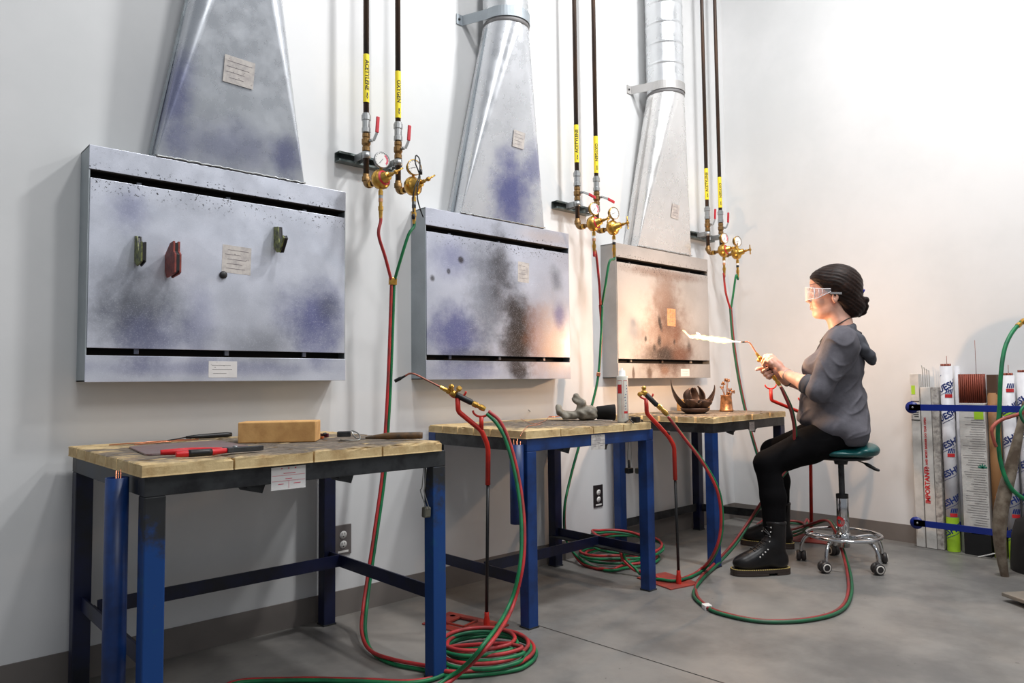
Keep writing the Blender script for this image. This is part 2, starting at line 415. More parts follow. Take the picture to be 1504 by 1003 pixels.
# ------------------------------------------------------------------ exhaust ducts
dl = ('wide galvanized duct cone rising from the nearest fume hood',
      'galvanized duct cone with blue blotches, above the soot-streaked hood',
      'galvanized duct cone and spiral pipe above the scorched far hood')
duct_blotches = [[(.80,1.93,.07,.2,.9,0,BL,.7),(1.0,1.80,.25,.10,.9,0,BL,.45),(1.22,1.80,.07,.09,.9,0,BL,.6)],  # bluish blotches in the duct metal colour
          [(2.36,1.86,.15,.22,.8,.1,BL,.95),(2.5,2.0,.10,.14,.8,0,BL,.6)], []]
for i, X in enumerate(HX):
    x0 = X + .200; x1 = X + .738; xc = (x0 + x1)/2
    md = galv('duct_metal_%d' % i, (srgb(206,210,216), srgb(214,216,220), srgb(222,221,220))[i], duct_blotches[i], rough=.28, metal=.6, vary=.12)
    t = thing('exhaust_duct', dl[i], 'duct', (xc, -.06, ZT), 0, 'exhaust ducts above the hoods')
    zc = 2.66; R = .112; yc = -.135
    n = 48; ys = (-.002, -HD - .001); zb = ZT + .0035
    ringp = [Vector((xc + R*math.cos(2*PI*k/n), yc + R*math.sin(2*PI*k/n), zc)) for k in range(n)]
    cor = [Vector((x1, ys[0], zb)), Vector((x0, ys[0], zb)), Vector((x0, ys[1], zb)), Vector((x1, ys[1], zb))]
    q = n // 4
    mb = MB()
    for c4 in range(4):
        # conical corner: one base corner fans out to a quarter of the ring
        arc = [ringp[(c4*q + k) % n] for k in range(q + 1)]; L = 12
        vs = [cor[c4].lerp(arc[k], j/L) for j in range(L + 1) for k in range(q + 1)]
        mb.add(vs, [(j*(q+1)+k, j*(q+1)+k+1, (j+1)*(q+1)+k+1, (j+1)*(q+1)+k) for j in range(L) for k in range(q)], 0, True)
        # flat panel between two corners, meeting the ring in one point
        nx_ = (c4 + 1) % 4; ap = ringp[(nx_*q) % n]
        mb.add([cor[c4], cor[nx_], ap], [(0, 1, 2)], 0, False)
    o = mb.build('transition_cone', md, t)
    # standing seam on the near side and welded rim at the foot
    a = Vector((x0 - .004, -.05, ZT + .02)); b2 = Vector((xc - R - .004, yc + .01, zc - .03))
    MB().bar(a, b2, .014, .006, up=(1,0,0)).build('standing_seam', M_case[i], t)
    rn = random.Random(i); P1 = [Vector((x0 - .004 + (x1-x0+.008)*k/60, -HD - .003 + rn.uniform(-.001,.001), ZT + .005 + rn.uniform(-.0015,.003))) for k in range(61)]
    MB().tube(P1, .0032, 6).build('weld_bead', M_zinc, t)
    mb = MB().lathe([(R*1.0, 0), (R+.003, .004), (R+.003, .018), (R, .022)], (xc, yc, zc - .012), n=48)
    mb.build('collar', mat('collar_%d' % i, srgb(120,118,118), .6, .3), t)
    prof = [(R, 0)]
    z = zc + .05; 
    while z < 4.9:
        prof += [(R, z - zc - .012), (R, z - zc - .003), (R + .0025, z - zc - .001), (R + .0025, z - zc + .002), (R, z - zc + .004), (R, z - zc + .012)]; z += .125
    prof.append((R, 4.95 - zc))
    mb = MB().lathe(prof, (xc, yc, zc), n=48)
    mb.build('round_pipe', galv('pipe_metal_%d' % i, srgb(216,218,220), rough=.3, metal=.65, vary=.1), t)
    # strap: band wrapped round the pipe and two ears screwed to the wall
    pts = []
    for k in range(25):
        a = PI*1.0 + PI*k/24; pts.append((xc + (R+.005)*math.cos(a), yc + (R+.005)*math.sin(a)))
    pts = [(xc - R - .09, -.004), (xc - R - .055, -.004), (xc - R - .055, -.006)] [:2] + pts + [(xc + R + .055, -.004), (xc + R + .09, -.004)]
    vs = [(x, y, zz) for zz in (zc + .012, zc + .062) for x, y in pts]; m_ = len(pts)
    mb = MB().add(vs, [(k, k+1, m_+k+1, m_+k) for k in range(m_-1)], 0, False)
    st = mb.build('strap', M_case[i], t, solid=.003)
    MB().lathe([(0,0),(.006,0),(.006,.003),(0,.004)], (xc - R - .075, -.0065, zc + .037), axis=(0,-1,0), n=10).build('screw', M_steel, st)
    lx, lz, lw, lh = ((1.012, 2.062, .11, .095), (2.377, 2.112, .075, .080), (3.69, 1.962, .075, .085))[i]
    ly = -HD - .0045 - (lz - ZT - .0035)/(zc - ZT - .0035)*(R + .135 - HD - .001)
    paper(t, 'inspection_label', lx, lz, lw, lh, ly, M_opaper, 4, .03, M_grey_ink, 10, 8 + i, frame((lx, ly, lz), (1,0,0), (0, -(R + .135 - HD), zc - ZT)))

# ------------------------------------------------------------------ welding benches
ZW, TB = .752, .032           # top of the bricks, their thickness
def bench(label, FL, FR, BL, BR, style, papers, low):
    """corners are the outer corners of the steel frame seen from above"""
    FL, FR, BL, BR = [Vector((*p, 0)) for p in (FL, FR, BL, BR)]
    t = thing('welding_bench', label, 'table', (FL + FR + BL + BR) / 4, 0, 'steel welding benches')
    zt = ZW - TB; zr = zt - .05
    up = Vector((0,0,1))
    mt, ml, mb_ = style
    def rail(a, b, z, w, h, m, name='frame_rail', ins=.0):
        d = (b - a).normalized()
        MB().bar(a + d*ins + up*z, b - d*ins + up*z, w, h).build(name, m, t, bevel=.002)
    inn = lambda p, q, r, k=.025: p + (q-p).normalized()*k + (r-p).normalized()*k
    c = [inn(FL, FR, BL), inn(FR, FL, BR), inn(BL, BR, FL), inn(BR, BL, FR)]
    z = (zt + zr)/2
    rail(c[0], c[1], z, .05, .05, mt[0], ins=-.025); rail(c[2], c[3], z, .05, .05, mt[0], ins=-.025)
    rail(c[0], c[2], z, .05, .05, mt[1], ins=.025); rail(c[1], c[3], z, .05, .05, mt[0], ins=.025)
    # flat bars under the bricks
    for f in (.3, .62):
        a = c[0].lerp(c[1], f); b_ = c[2].lerp(c[3], f)
        MB().bar(a + up*(zr - .004) , b_ + up*(zr - .004), .04, .008).build('cross_bar', M_steel, t)
        e = (a - b_).normalized()
        MB().add([a+up*zr-e*.02+Vector((-.04,0,0)), a+up*zr-e*.02+Vector((.04,0,0)), a+up*(zr-.028)-e*.02+Vector((.03,0,0)), a+up*(zr-.012)-e*.02+Vector((-.03,0,0))], [(0,1,2,3)]).build('bracket', M_steel, t, solid=.006)
    for k, p in enumerate(c):
        m = ml[k]
        d = (FR - FL).normalized(); n = Vector((-d.y, d.x, 0))
        MB().bar(p, p + up*zr, .05, .05, up=(0,1,0)).build('leg', m, t, bevel=.003)
        MB().cbox(p + up*.003, (.054,.054,.006)).build('foot_plate', M_steel, t)
    for a, b_, zz in low:
        def pt(u, w): return (c[0].lerp(c[1], u)).lerp(c[2].lerp(c[3], u), w)
        a = pt(*a); b_ = pt(*b_); d = (b_-a).normalized()
        MB().bar(a + up*zz + d*.025, b_ + up*zz - d*.0 , .006, .045).build('stretcher', mb_, t)
        n = Vector((-d.y, d.x, 0)); n = n if n.y > 0 else -n
        MB().bar(a + up*(zz-.0195) + n*.02 + d*.025, b_ + up*(zz-.0195) + n*.02, .04, .006).build('stretcher', M_steel, t)
    for cx, w, h, seed, spots in papers:
        p = FL.lerp(FR, cx); d = (FR - FL).normalized(); nn = Vector((d.y, -d.x, 0))
        T = frame(p + nn*.0012 + up*(z - .012), d, up)
        mb = MB().box((-w/2, -.0006, -h/2), (w/2, 0, h/2), 0, T)
        sgn = -1
        def q(x0, z0, x1, z1, mi): mb.box((x0, -.0011, z0), (x1, -.0006, z1), mi, T)
        for zz_ in (.12, -.12): q(-w*.48, h*zz_ , w*.48, h*(zz_+.012), 1)
        q(0, -h*.45, w*.008, -h*.12, 1)
        for k in (-1, 0, 1): q(k*w*.2 - w*.02, h*.40, k*w*.2 + w*.02, h*.45, 1)
        q(-w*.15, h*.20, w*.2, h*.225, 1); q(-w*.1, -h*.04, w*.1, -h*.015, 1); q(-w*.3, -h*.26, -w*.15, -h*.235, 1); q(w*.15, -h*.26, w*.35, -h*.235, 1)
        mb.build('paper_label', [M_paper if spots == 0 else M_opaper, M_pink if spots == 0 else M_grey_ink], t)
    return t
dkB = mat('scorched_blue_steel', srgb(30, 42, 58), .5, .2, nscale=9, col2=srgb(38, 40, 42), obj=False)
bench('nearest steel bench, blackened frame and worn blue legs, under the clean hood',
      (.54,-.80), (1.447,-.80), (.54,-.04), (1.445,-.035), ((M_steel, dkB), (M_worn, M_worn, M_dkblue, M_dkblue), M_dkblue),
      ((.405, .10, .062, 1, 0),), (((0,.86),(1,.86),.262), ((1,0),(1,1),.262), ((0,0),(0,1),.262)))
bench('middle steel bench with bright blue frame and legs, under the soot-streaked hood',
      (1.94,-.665), (2.72,-.675), (1.93,-.035), (2.735,-.03), ((M_blue, M_steel), (M_blue, M_blue, M_dkblue, M_dkblue), M_dkblue),
      ((.52, .085, .062, 2, 1),), (((0,0),(0,1),.172), ((1,0),(1,1),.172), ((0,.5),(1,.5),.172)))
bench('far steel bench with scorched frame beside the seated welder',
      (3.235,-.66), (4.09,-.60), (3.20,-.035), (4.02,-.03), ((M_steel, M_steel), (M_blue, M_dkblue, M_blue, M_dkblue), M_steel),
      ((.50, .062, .05, 3, 1),), (((0,1),(1,1),.14), ((1,0),(1,1),.14)))
for nm, c in (('copper_strip', None),): pass

# fire bricks tiled on the benches, each one loose
def brick_mesh(w, d, h, seed):
    rnd = random.Random(seed)
    nx, ny = 9, 5
    mb = MB()
    # closed box with chipped rim: subdivided top edge
    vs = []; 
    ring = []
    for k in range(nx): ring.append((-w/2 + w*k/nx, -d/2))
    for k in range(ny): ring.append((w/2, -d/2 + d*k/ny))
    for k in range(nx): ring.append((w/2 - w*k/nx, d/2))
    for k in range(ny): ring.append((-w/2, d/2 - d*k/ny))
    n = len(ring)
    lv = []
    for zf, ins in ((0, .0), (.004/h, -.001), (.72, -.001), (.93, .0), (1, .004)):
        L = []
        for (x, y) in ring:
            j = rnd.random(); c_ = ins + (j*j*.0022 if zf > .5 else 0)
            if zf > .9: c_ += (.006 if rnd.random() < .07 else 0)
            sx = x - math.copysign(min(abs(x), c_), x); sy = y - math.copysign(min(abs(y), c_), y)
            if abs(abs(x) - w/2) > 1e-6: sx = x
            if abs(abs(y) - d/2) > 1e-6: sy = y
            L.append((sx, sy, zf*h - (rnd.random()*.0015 if zf > .9 else 0)))
        lv.append(L)
    vs = [v for L in lv for v in L]
    fs = [tuple(range(n))[::-1], tuple((len(lv)-1)*n + k for k in range(n))]
    for j in range(len(lv)-1):
        for k in range(n): fs.append((j*n+k, j*n+(k+1) % n, (j+1)*n+(k+1) % n, (j+1)*n+k))
    return mb.add(vs, fs)
brick_lab = ('soot-stained yellow fire brick laid flat in the nearest bench top',
             'soot-stained yellow fire brick laid flat in the middle bench top',
             'soot-stained yellow fire brick laid flat in the far bench top')
def tile(i, FL, FR, BL, BR, nx, ny):
    FL, FR, BL, BR = [Vector((*p, 0)) for p in (FL, FR, BL, BR)]
    w = min((FR-FL).length, (BR-BL).length) / nx - .004; d = min((BL-FL).length, (BR-FR).length) / ny - .0045
    protos = []
    for a in range(nx):
        for r in range(ny):
            rnd = random.Random(a*31 + r*7 + i*101)
            k = (a*3 + r*5) % 4
            u = (a + .5)/nx; v = (r + .5)/ny
            p = FL.lerp(FR, u).lerp(BL.lerp(BR, u), v); p.z = ZW - TB + .0002
            if k >= len(protos):
                o = brick_mesh(w, d, TB, i*10 + k).build('fire_brick', M_brick); protos.append(o.data)
            else:
                o = bpy.data.objects.new('fire_brick', protos[k]); C.objects.link(o)
            dd = FR - FL
            o.location = p; o.rotation_euler = (0, 0, math.atan2(dd.y, dd.x) + rnd.uniform(-.002, .002))
            tag(o, brick_lab[i], 'brick', 'fire bricks of the %s bench top' % ('nearest', 'middle', 'far')[i])
tile(0, (.525,-.822), (1.425,-.815), (.525,-.035), (1.43,-.035), 4, 7)
tile(1, (1.925,-.675), (2.70,-.685), (1.93,-.03), (2.715,-.025), 4, 6)
tile(2, (3.205,-.685), (4.08,-.62), (3.17,-.03), (4.01,-.03), 4, 6)

# blue tubes with filler rods, welded beside the benches' near legs
def rod_tube(label, x, y, z0, z1, n):
    t = thing('rod_holder', label, 'tube', (x, y, z0), 0, 'blue rod tubes beside benches')
    MB().lathe([(.024, z1-z0), (.024, 0), (.027, 0), (.027, z1-z0), (.024, z1-z0)], (x, y, z0), n=28).build('tube', M_blue, t)
    MB().lathe([(0,.004),(.024,.004),(.024,.0),(0,0)], (x, y, z0), n=28).build('bottom_cap', M_blk, t)
    mb = MB(); rnd = random.Random(n)
    for k in range(n):
        a = rnd.random()*6.28; r = .004 + rnd.random()*.014
        p = Vector((x + r*math.cos(a), y + r*math.sin(a), z0 + .006)); q_ = p + Vector((rnd.uniform(-.004,.004), rnd.uniform(-.004,.004), z1 - z0 + .002 + rnd.random()*.018))
        mb.tube([p, q_], .0012, 6)
    o = mb.build('filler_rods', M_copper, t); o['label'] = 'thin copper rods'
M_copper = mat('copper_rod', srgb(222, 140, 104), .3, .8)
rod_tube('tall blue tube of filler rods beside the nearest bench', .507, -.69, 0, .712, 7)
rod_tube('short blue tube of filler rods clamped beside the middle bench', 1.908, -.64, .40, .70, 6)
MB().tube([(1.912,-.65,.41),(1.912,-.65,.37)], .0012, 6).build('hanging_wire', M_zinc, bpy.data.objects['rod_holder.001'])

# ------------------------------------------------------------------ gas drops
XP = (1.567, 2.856, 4.099); DX = .157; YP = -.11; ZE = 1.763
POSW = ('by the nearest hood', 'between the middle and far hoods', 'near the room corner')
CTR = []
def elbow_pts(a, b, c, n=5):
    a, b, c = Vector(a), Vector(b), Vector(c)
    return [a.lerp(b, k/n).lerp(b.lerp(c, k/n), k/n) for k in range(n+1)]
for i, X0 in enumerate(XP):
    for j in range(2):
        gas = ('acetylene', 'oxygen')[j]; x = X0 + j*DX
        dz = 0.0
        t = thing('gas_pipe', 'black %s pipe with yellow tape dropping %s' % (gas, POSW[i]), 'pipe', (x, YP, ZE), 0, 'gas pipes on the wall')
        MB().tube([(x, YP, ZE + .02), (x, YP, 4.95)], .0118, 16).build('pipe', M_pipe, t)
        MB().lathe([(.0175,0),(.0175,.018),(.0135,.02),(.0135,.03)], (x, YP, ZE + .012), n=16).build('elbow_collar', M_dbrass, t)
        MB().tube(elbow_pts((x, YP, ZE + .022), (x, YP, ZE - .008), (x, YP - .03, ZE - .008)), .0145, 16).build('elbow', M_dbrass, t)
        # union, ball valve and lever
        zu = ZE + .255
        MB().lathe([(.0135,-.04),(.0185,-.038),(.0185,-.02),(.016,-.018),(.016,.012),(.0195,.014),(.0195,.034),(.0155,.036),(.0155,.042),(.012,.044)], (x, YP, zu), n=12, smooth=False).build('union', M_zinc, t)
        zv = ZE + .175
        MB().lathe([(.012,-.038),(.0165,-.036),(.0165,-.02),(.0135,-.016),(.019,-.006),(.019,.012),(.0145,.018),(.0165,.022),(.0165,.036),(.012,.038)], (x, YP, zv), n=12, smooth=False).build('ball_valve', M_dbrass, t)
        hub = Vector((x + .006, YP - .02, zv + .004))
        lv = MB().lathe([(0,0),(.007,0),(.007,.014),(0,.014)], hub, axis=(.35,-1,0), n=10)
        hub2 = hub + Vector((.010,-.012,0))
        if i == 1: q1_ = hub2 + Vector((.035,-.004,-.004)); q2_ = hub2 + Vector((.088,-.006,-.016))
        else: q1_ = hub2 + Vector((.012,-.006,.034)); q2_ = hub2 + Vector((.016,-.008,.102))
        lv.bar(hub2, q1_, .012, .004, up=(0,-1,0)); 
        lo_ = lv.build('lever', M_zinc, t, bevel=.001)
        g_ = MB().bar(q1_, q2_, .015, .009, up=(0,-1,0)).build('grip', M_redp, lo_, bevel=.003)
        g_['label'] = 'red plastic sleeve'
        # tape with printing that wraps the pipe
        zt0 = ZE + (.343 if j == 0 else .315) ; zt1 = zt0 + .205
        mbp = MB().lathe([(.0128, zt0 - ZE), (.0128, zt1 - ZE)], (x, YP, ZE), n=48)
        mt = MB()
        up_ = (i != 0 and j == 0)
        T = frame((0,0,0), (0,0,1) if up_ else (0,0,-1), (-1,0,0) if up_ else (1,0,0))
        # text lies in its own xy plane; wrap it onto the cylinder by hand
        cu = flat_text(gas.upper(), .024, .0035, .0006)
        face = math.atan2(-2.716 - YP, 0 - x)   # towards the room
        for v in range(len(cu.v)):
            a_, b_, _ = cu.v[v]
            s_ = 1 if up_ else -1
            ang = face + s_*(-b_)/.0131 * 1.0 + (.30 if not up_ else .25)
            zz = (zt0 + zt1)/2 + .012 + s_*a_*1.0
            cu.v[v] = (x + .0133*math.cos(ang), YP + .0133*math.sin(ang), zz)
        # down arrow
        for (z_a, wa, z_b, wb) in ((zt0 + .012, 0, zt0 + .026, .0055), (zt0 + .026, .0025, zt0 + .040, .0025)):
            pts = []
            for zz, ww in ((z_a, -wa), (z_a, wa), (z_b, wb), (z_b, -wb)):
                ang = face + .4 + ww/.0131; pts.append((x + .0136*math.cos(ang), YP + .0136*math.sin(ang), zz))
            cu.add(pts, [(0,1,2,3)])
        tp = mbp.build('tape', M_yel, t); tp['label'] = 'yellow pipe marker'
        cu.build('lettering', M_ink, tp)
        # ---------------- regulator
        reg = thing('gas_regulator', 'brass %s regulator with %s gauge %s' % (gas, 'a pink-marked' if j == 0 else 'a white', POSW[i]), 'regulator', (x, YP - .108, ZE - .005), 0, 'brass regulators')
        c = Vector((x, YP - .108, ZE - .005)); A = Vector((.16, -1, .16)).normalized()
        MB().tube([(x, YP - .0305, ZE - .008), c], .010, 12).build('inlet_nipple', M_dbrass, reg)
        MB().lathe([(.014,0),(.014,.016)], (x, YP - .034, ZE - .008), axis=(0,-1,0), n=6, smooth=False).build('inlet_nut', M_brass, reg)
        MB().lathe([(0,-.03),(.02,-.028),(.034,-.018),(.040,-.004),(.041,.008),(.038,.012),(.0385,.016),(.034,.018),(.030,.024),(.020,.030),(.017,.05),(.014,.052),(0,.052)], c, axis=A, n=28).build('body', M_brass, reg)
        if j == 0:
            MB().lathe([(.031,.0235),(.024,.0285)], c, axis=A, n=28).build('bonnet_ring', M_redp, reg)['label'] = 'red printed ring'
        MB().lathe([(0,.05),(.008,.05),(.008,.07),(.0055,.072),(.0055,.088),(.009,.089),(.009,.098),(0,.099)], c, axis=A, n=14).build('adjusting_screw', M_brass, reg)
        u = A.orthogonal().normalized(); w_ = A.cross(u); ang = (.9, 1.0, .2, 1.9, .1, .5)[i*2+j]
        d = (u*math.cos(ang) + w_*math.sin(ang)); hc = c + A*.093
        if (i, j) in ((0,0),(0,1)): d = Vector((.75,-.35,.55)).normalized()
        if (i, j) == (1,1): d = Vector((-.25,-.1,1)).normalized()
        MB().tube([hc - d*.034, hc, hc + d*.034], [.0032,.0042,.0032], 8).build('handle_bar', M_brass, reg)
        # gauge
        gcen = c + Vector((0, -.012, .078))
        if i == 1: gcen = c + Vector((-.004,-.015,.076))
        GN = Vector((-.12 - .03*i, -1, .05)).normalized()
        MB().tube([c + Vector((0,-.003,.03)), gcen + Vector((0,.006,-.03))], .006, 10).build('gauge_stem', M_brass, reg)
        gg = MB().lathe([(0,-.022),(.026,-.020),(.030,-.016),(.032,-.004),(.034,-.002),(.034,.004),(.031,.005)], gcen, axis=GN, n=28).build('gauge', M_brass if j == 1 or i > 0 else M_zinc, reg)
        MB().lathe([(0,.003),(.031,.003)], gcen, axis=GN, n=28).build('dial', M_glass, gg)
        G = frame(gcen + GN*.0036, Vector((1,0,0)), Vector((0,0,1)))
        # dial marks: local x right, z up, y towards -GN
        X_ = (Vector((1,0,0)) - GN*GN.x).normalized(); Z_ = X_.cross(GN) * -1 if X_.cross(GN).z < 0 else X_.cross(GN)
        dm = MB()
        for k in range(13):
            a = math.radians(225 - k*22.5); p = gcen + GN*.0036 + (X_*math.cos(a) + Z_*math.sin(a))*.025; q_ = gcen + GN*.0036 + (X_*math.cos(a) + Z_*math.sin(a))*.0285
            dm.bar(p, q_, .0012, .0006, up=GN)
        a = math.radians(200 if j else 230); dm.bar(gcen + GN*.004 - (X_*math.cos(a)+Z_*math.sin(a))*.006, gcen + GN*.004 + (X_*math.cos(a)+Z_*math.sin(a))*.02, .0014, .0008, up=GN)
        dm.build('dial_marks', M_ink, gg)
        if j == 0:
            pk = MB()
            for k in range(8):
                a0 = math.radians(60 - k*13); a1 = math.radians(60 - (k+1)*13)
                f_ = lambda a, r: gcen + GN*.0034 + (X_*math.cos(a) + Z_*math.sin(a))*r
                pk.add([f_(a0,.019), f_(a1,.019), f_(a1,.027), f_(a0,.027)], [(0,1,2,3)])
            pk.build('warning_band', M_pink, gg)
        # outlet fittings pointing down
        o0 = c + Vector((-.002 if j == 0 else .002, -.006, -.034))
        MB().lathe([(.007,0),(.007,-.012),(.0095,-.012),(.0095,-.03),(.0075,-.032)], o0, n=10, smooth=False).build('outlet', M_brass, reg)
        MB().lathe([(.0085,-.028),(.0085,-.044)], o0, n=12).build('check_valve', M_white if i else M_zinc, reg)
        MB().lathe([(.0088,-.044),(.0088,-.058)], o0, n=12).build('band', M_plabel if j == 0 else M_blk, reg)
        MB().lathe([(.0075,-.058),(.0075,-.075),(.0105,-.076),(.0105,-.092),(.0085,-.094),(.007,-.125),(0,-.125)], o0, n=8, smooth=False).build('hose_nut', M_brass, reg)
        CTR.append(o0 + Vector((0,0,-.115)))
    # strut channel on the wall with pipe clamps
    t = thing('strut_channel', 'short zinc strut channel clamping the gas pipes %s' % POSW[i], 'bracket', (X0, 0, ZE + .12), 0, 'pipe strut channels')
    za = ZE + .10; xa = X0 - .085; xb = X0 + DX + .035
    mb = MB().box((xa, -.003, za), (xb, 0, za + .041)); mb.box((xa, -.041, za), (xb, -.003, za + .003)); mb.box((xa, -.041, za + .038), (xb, -.003, za + .041))
    mb.box((xa, -.041, za + .003), (xb, -.038, za + .009)); mb.box((xa, -.041, za + .032), (xb, -.038, za + .038))
    mb.build('channel', mat('strut_zinc_%d' % i, srgb(120,128,126), .35, .7, nscale=40, col2=srgb(70,84,84)), t)
    for j in range(2):
        x = X0 + j*DX
        MB().lathe([(.016,0),(.018,.0),(.018,.028),(.016,.028)], (x, YP, za + .006), n=20).box((x - .016, -.098, za + .006), (x - .012, -.041, za + .034)).box((x + .012, -.098, za + .006), (x + .016, -.041, za + .034)).build('pipe_clamp', M_zinc, t)
# looped black cord with barrel toggle hung over the nearest oxygen regulator
c = Vector((XP[0] + DX, YP - .108, ZE - .005))
gc = c + Vector((0,-.012,.078))
t = thing('cord_loop', 'looped black cord hanging over the nearest oxygen gauge', 'cord', gc + Vector((0,-.03,.0)))
pts = [gc + Vector(v) for v in ((-.028,-.05,.030),(-.018,-.045,.036),(-.008,-.05,.02),(-.010,-.055,-.02),(-.020,-.06,-.06),(-.044,-.065,-.11),(-.048,-.06,-.16),(-.046,-.06,-.205))]
MB().tube(cr(pts, 8), .0028, 8).build('cord', M_blk, t)
pts = [gc + Vector(v) for v in ((-.028,-.05,.030),(-.030,-.052,.0),(-.018,-.055,-.03),(-.012,-.058,-.06),(-.03,-.066,-.10),(-.03,-.066,-.15),(-.012,-.06,-.19),(.004,-.058,-.22))]
MB().tube(cr(pts, 8), .0028, 8).build('cord', M_blk, t)
MB().lathe([(0,0),(.007,0),(.008,.014),(.005,.022),(0,.022)], gc + Vector((-.046,-.06,-.235)), n=10).build('toggle', M_blk, t)
MB().lathe([(0,0),(.006,0),(.006,.02),(0,.02)], gc + Vector((-.010,-.062,-.045)), n=10).build('toggle', M_blk, t)

# duplex outlets
def outlet(x, z, label, cover):
    t = thing('wall_outlet', label, 'outlet', (x, 0, z), 0, 'duplex wall outlets')
    MB().box((x-.038,-.006,z-.06),(x+.038,0,z+.06)).build('cover_plate', cover, t, bevel=.0015)
    for s in (-1, 1):
        zc = z + s*.0195
        o = MB().lathe([(0,0),(.0165,0),(.0165,.002),(0,.0022)], (x, -.006, zc), axis=(0,-1,0), n=24, sx=.9).build('receptacle', M_white, t)
        mb = MB()
        for dx in (-.0065, .0065): mb.box((x+dx-.0011,-.0089,zc+.001),(x+dx+.0011,-.0082,zc+.009))
        mb.lathe([(0,0),(.0024,0),(.0024,.0007)], (x,-.0082,zc-.007), axis=(0,-1,0), n=10)
        mb.build('slots', M_ink, o)
    MB().box((x-.024,-.0068,z-.052),(x+.024,-.006,z-.044)).build('printed_tag', M_white, t)
M_cover = mat('grey_cover', srgb(116,110,108), .4, .2)
outlet(1.522, .303, 'grey plated duplex outlet low on the wall behind the nearest bench leg', M_cover)
outlet(3.105, .303, 'black plated duplex outlet low on the wall behind the middle bench', mat('black_cover', srgb(40,34,34), .4))

# ------------------------------------------------------------------ torch stands, torches, hoses
DV = Vector
def twin(label, name, ctrl, r=.0066, n=9, mats=None, clips=(), seg=7, group='twin gas hoses'):
    """ctrl: (point, offset direction from red to green, gap factor)"""
    mats = mats or (M_hred, M_hgrn)
    t = thing(name, label, 'hose', ctrl[0][0], 0, group)
    P_ = cr([c[0] for c in ctrl], seg); O_ = cr([DV(c[1]) * (c[2] if len(c) > 2 else 1) for c in ctrl], seg)
    A_, B_ = [], []
    for k in range(len(P_)):
        tg = (P_[min(k+1, len(P_)-1)] - P_[max(k-1, 0)]).normalized()
        o = O_[k]; L = o.length; o = o - tg * o.dot(tg)
        o = o.normalized() * L if o.length > 1e-4 else tg.orthogonal() * L
        A_.append(P_[k] - o * r * 1.02); B_.append(P_[k] + o * r * 1.02)
    for q_ in (A_, B_):
        for p in q_: p.z = max(p.z, r + .0005)
    MB().tube(A_, r, n).build('red_hose', mats[0], t)
    MB().tube(B_, r, n).build('green_hose', mats[1], t)
    for k, m, ln in clips:
        k *= seg; d = (P_[k+1] - P_[k]).normalized(); o = (B_[k] - A_[k]).normalized(); e = d.cross(o)
        M = Matrix((o, e, d)).transposed().to_4x4(); M.translation = P_[k]
        MB().cbox((0,0,0), (r*4.6, r*2.9, ln), 0, M).build('hose_clip', m, t, bevel=.002)
    return P_
def ring(cx, cy, rx, ry, z0, z1, a0, a1, n, wob=.0, seed=0, tilt=(0,0)):
    rnd = random.Random(seed); out = []
    ph = rnd.random()*6
    for k in range(n + 1):
        f = k / n; a = math.radians(a0 + (a1 - a0) * f)
        s_ = 1 + wob * math.sin(a * .7 + ph)
        x = cx + rx*s_*math.cos(a); y = cy + ry*s_*math.sin(a)
        out.append((DV((x, y, z0 + .005 + (z1 - z0)*f + tilt[0]*(x-cx) + tilt[1]*(y-cy))), DV((-.25 + .35*math.cos(a), -.5 + .35*math.sin(a), -.9))))
    return out
E1a, E1b, E2a, E2b, E3a, E3b = CTR
XO = (1, 0, 0)
def drop(label, a, b, y0, pts):
    """two single hoses from the regulators that meet at a clip"""
    t = thing('gas_hose_drop', label, 'hose', y0, 0, 'twin gas hoses')
    MB().tube(cr([a + DV((0,0,.012)), a + DV((0,0,-.02))] + [DV(p) - DV((.0067,0,0))*(1 if k >= len(pts[0])-1 else 0) for k, p in enumerate(pts[0])], 8), .0066, 10).build('red_hose', M_hred, t)
    MB().tube(cr([b + DV((0,0,.012)), b + DV((0,0,-.02))] + [DV(p) + DV((.0067,0,0))*(1 if k >= len(pts[1])-1 else 0) for k, p in enumerate(pts[1])], 8), .0066, 10).build('green_hose', M_hgrn, t)
    return t

# --- station by the nearest bench
J1 = (1.670, -0.150, 1.363)
drop('red and green hoses joining in a Y above the nearest bench corner', E1a, E1b, J1, ([(1.558, -0.220, 1.532), (1.608, -0.190, 1.451), J1], [(1.701, -0.220, 1.551), (1.681, -0.190, 1.448), J1]))
GY = (0, -1, 0)
cA = [(J1, XO), ((1.670, -0.140, 1.202), XO), ((1.665, -0.130, 0.948), XO), ((1.652, -0.130, 0.752), XO), ((1.629, -0.140, 0.560), XO), ((1.575, -0.170, 0.353), XO), ((1.529, -0.200, 0.207), XO), ((1.478, -0.250, 0.098), XO),
      ((1.406, -0.360, 0.045), XO), ((1.369, -0.472, 0.016), (.6,-.3,-.6)), ((1.372, -0.596, 0.014), (0,-.6,-.8)), ((1.420, -0.722, 0.014), (0,-.6,-.8)), ((1.461, -0.831, 0.014), (0,-.6,-.8))]
c1 = (1.645, -0.768, 0.010)
cA += ring(c1[0], c1[1], .165, .155, .010, .028, -100, 270, 14, .06, 1) + ring(c1[0]+.01, c1[1]+.01, .150, .140, .028, .046, 285, 640, 14, .07, 2) + ring(c1[0]-.02, c1[1]+.02, .135, .120, .046, .060, 655, 1000, 14, .05, 3)
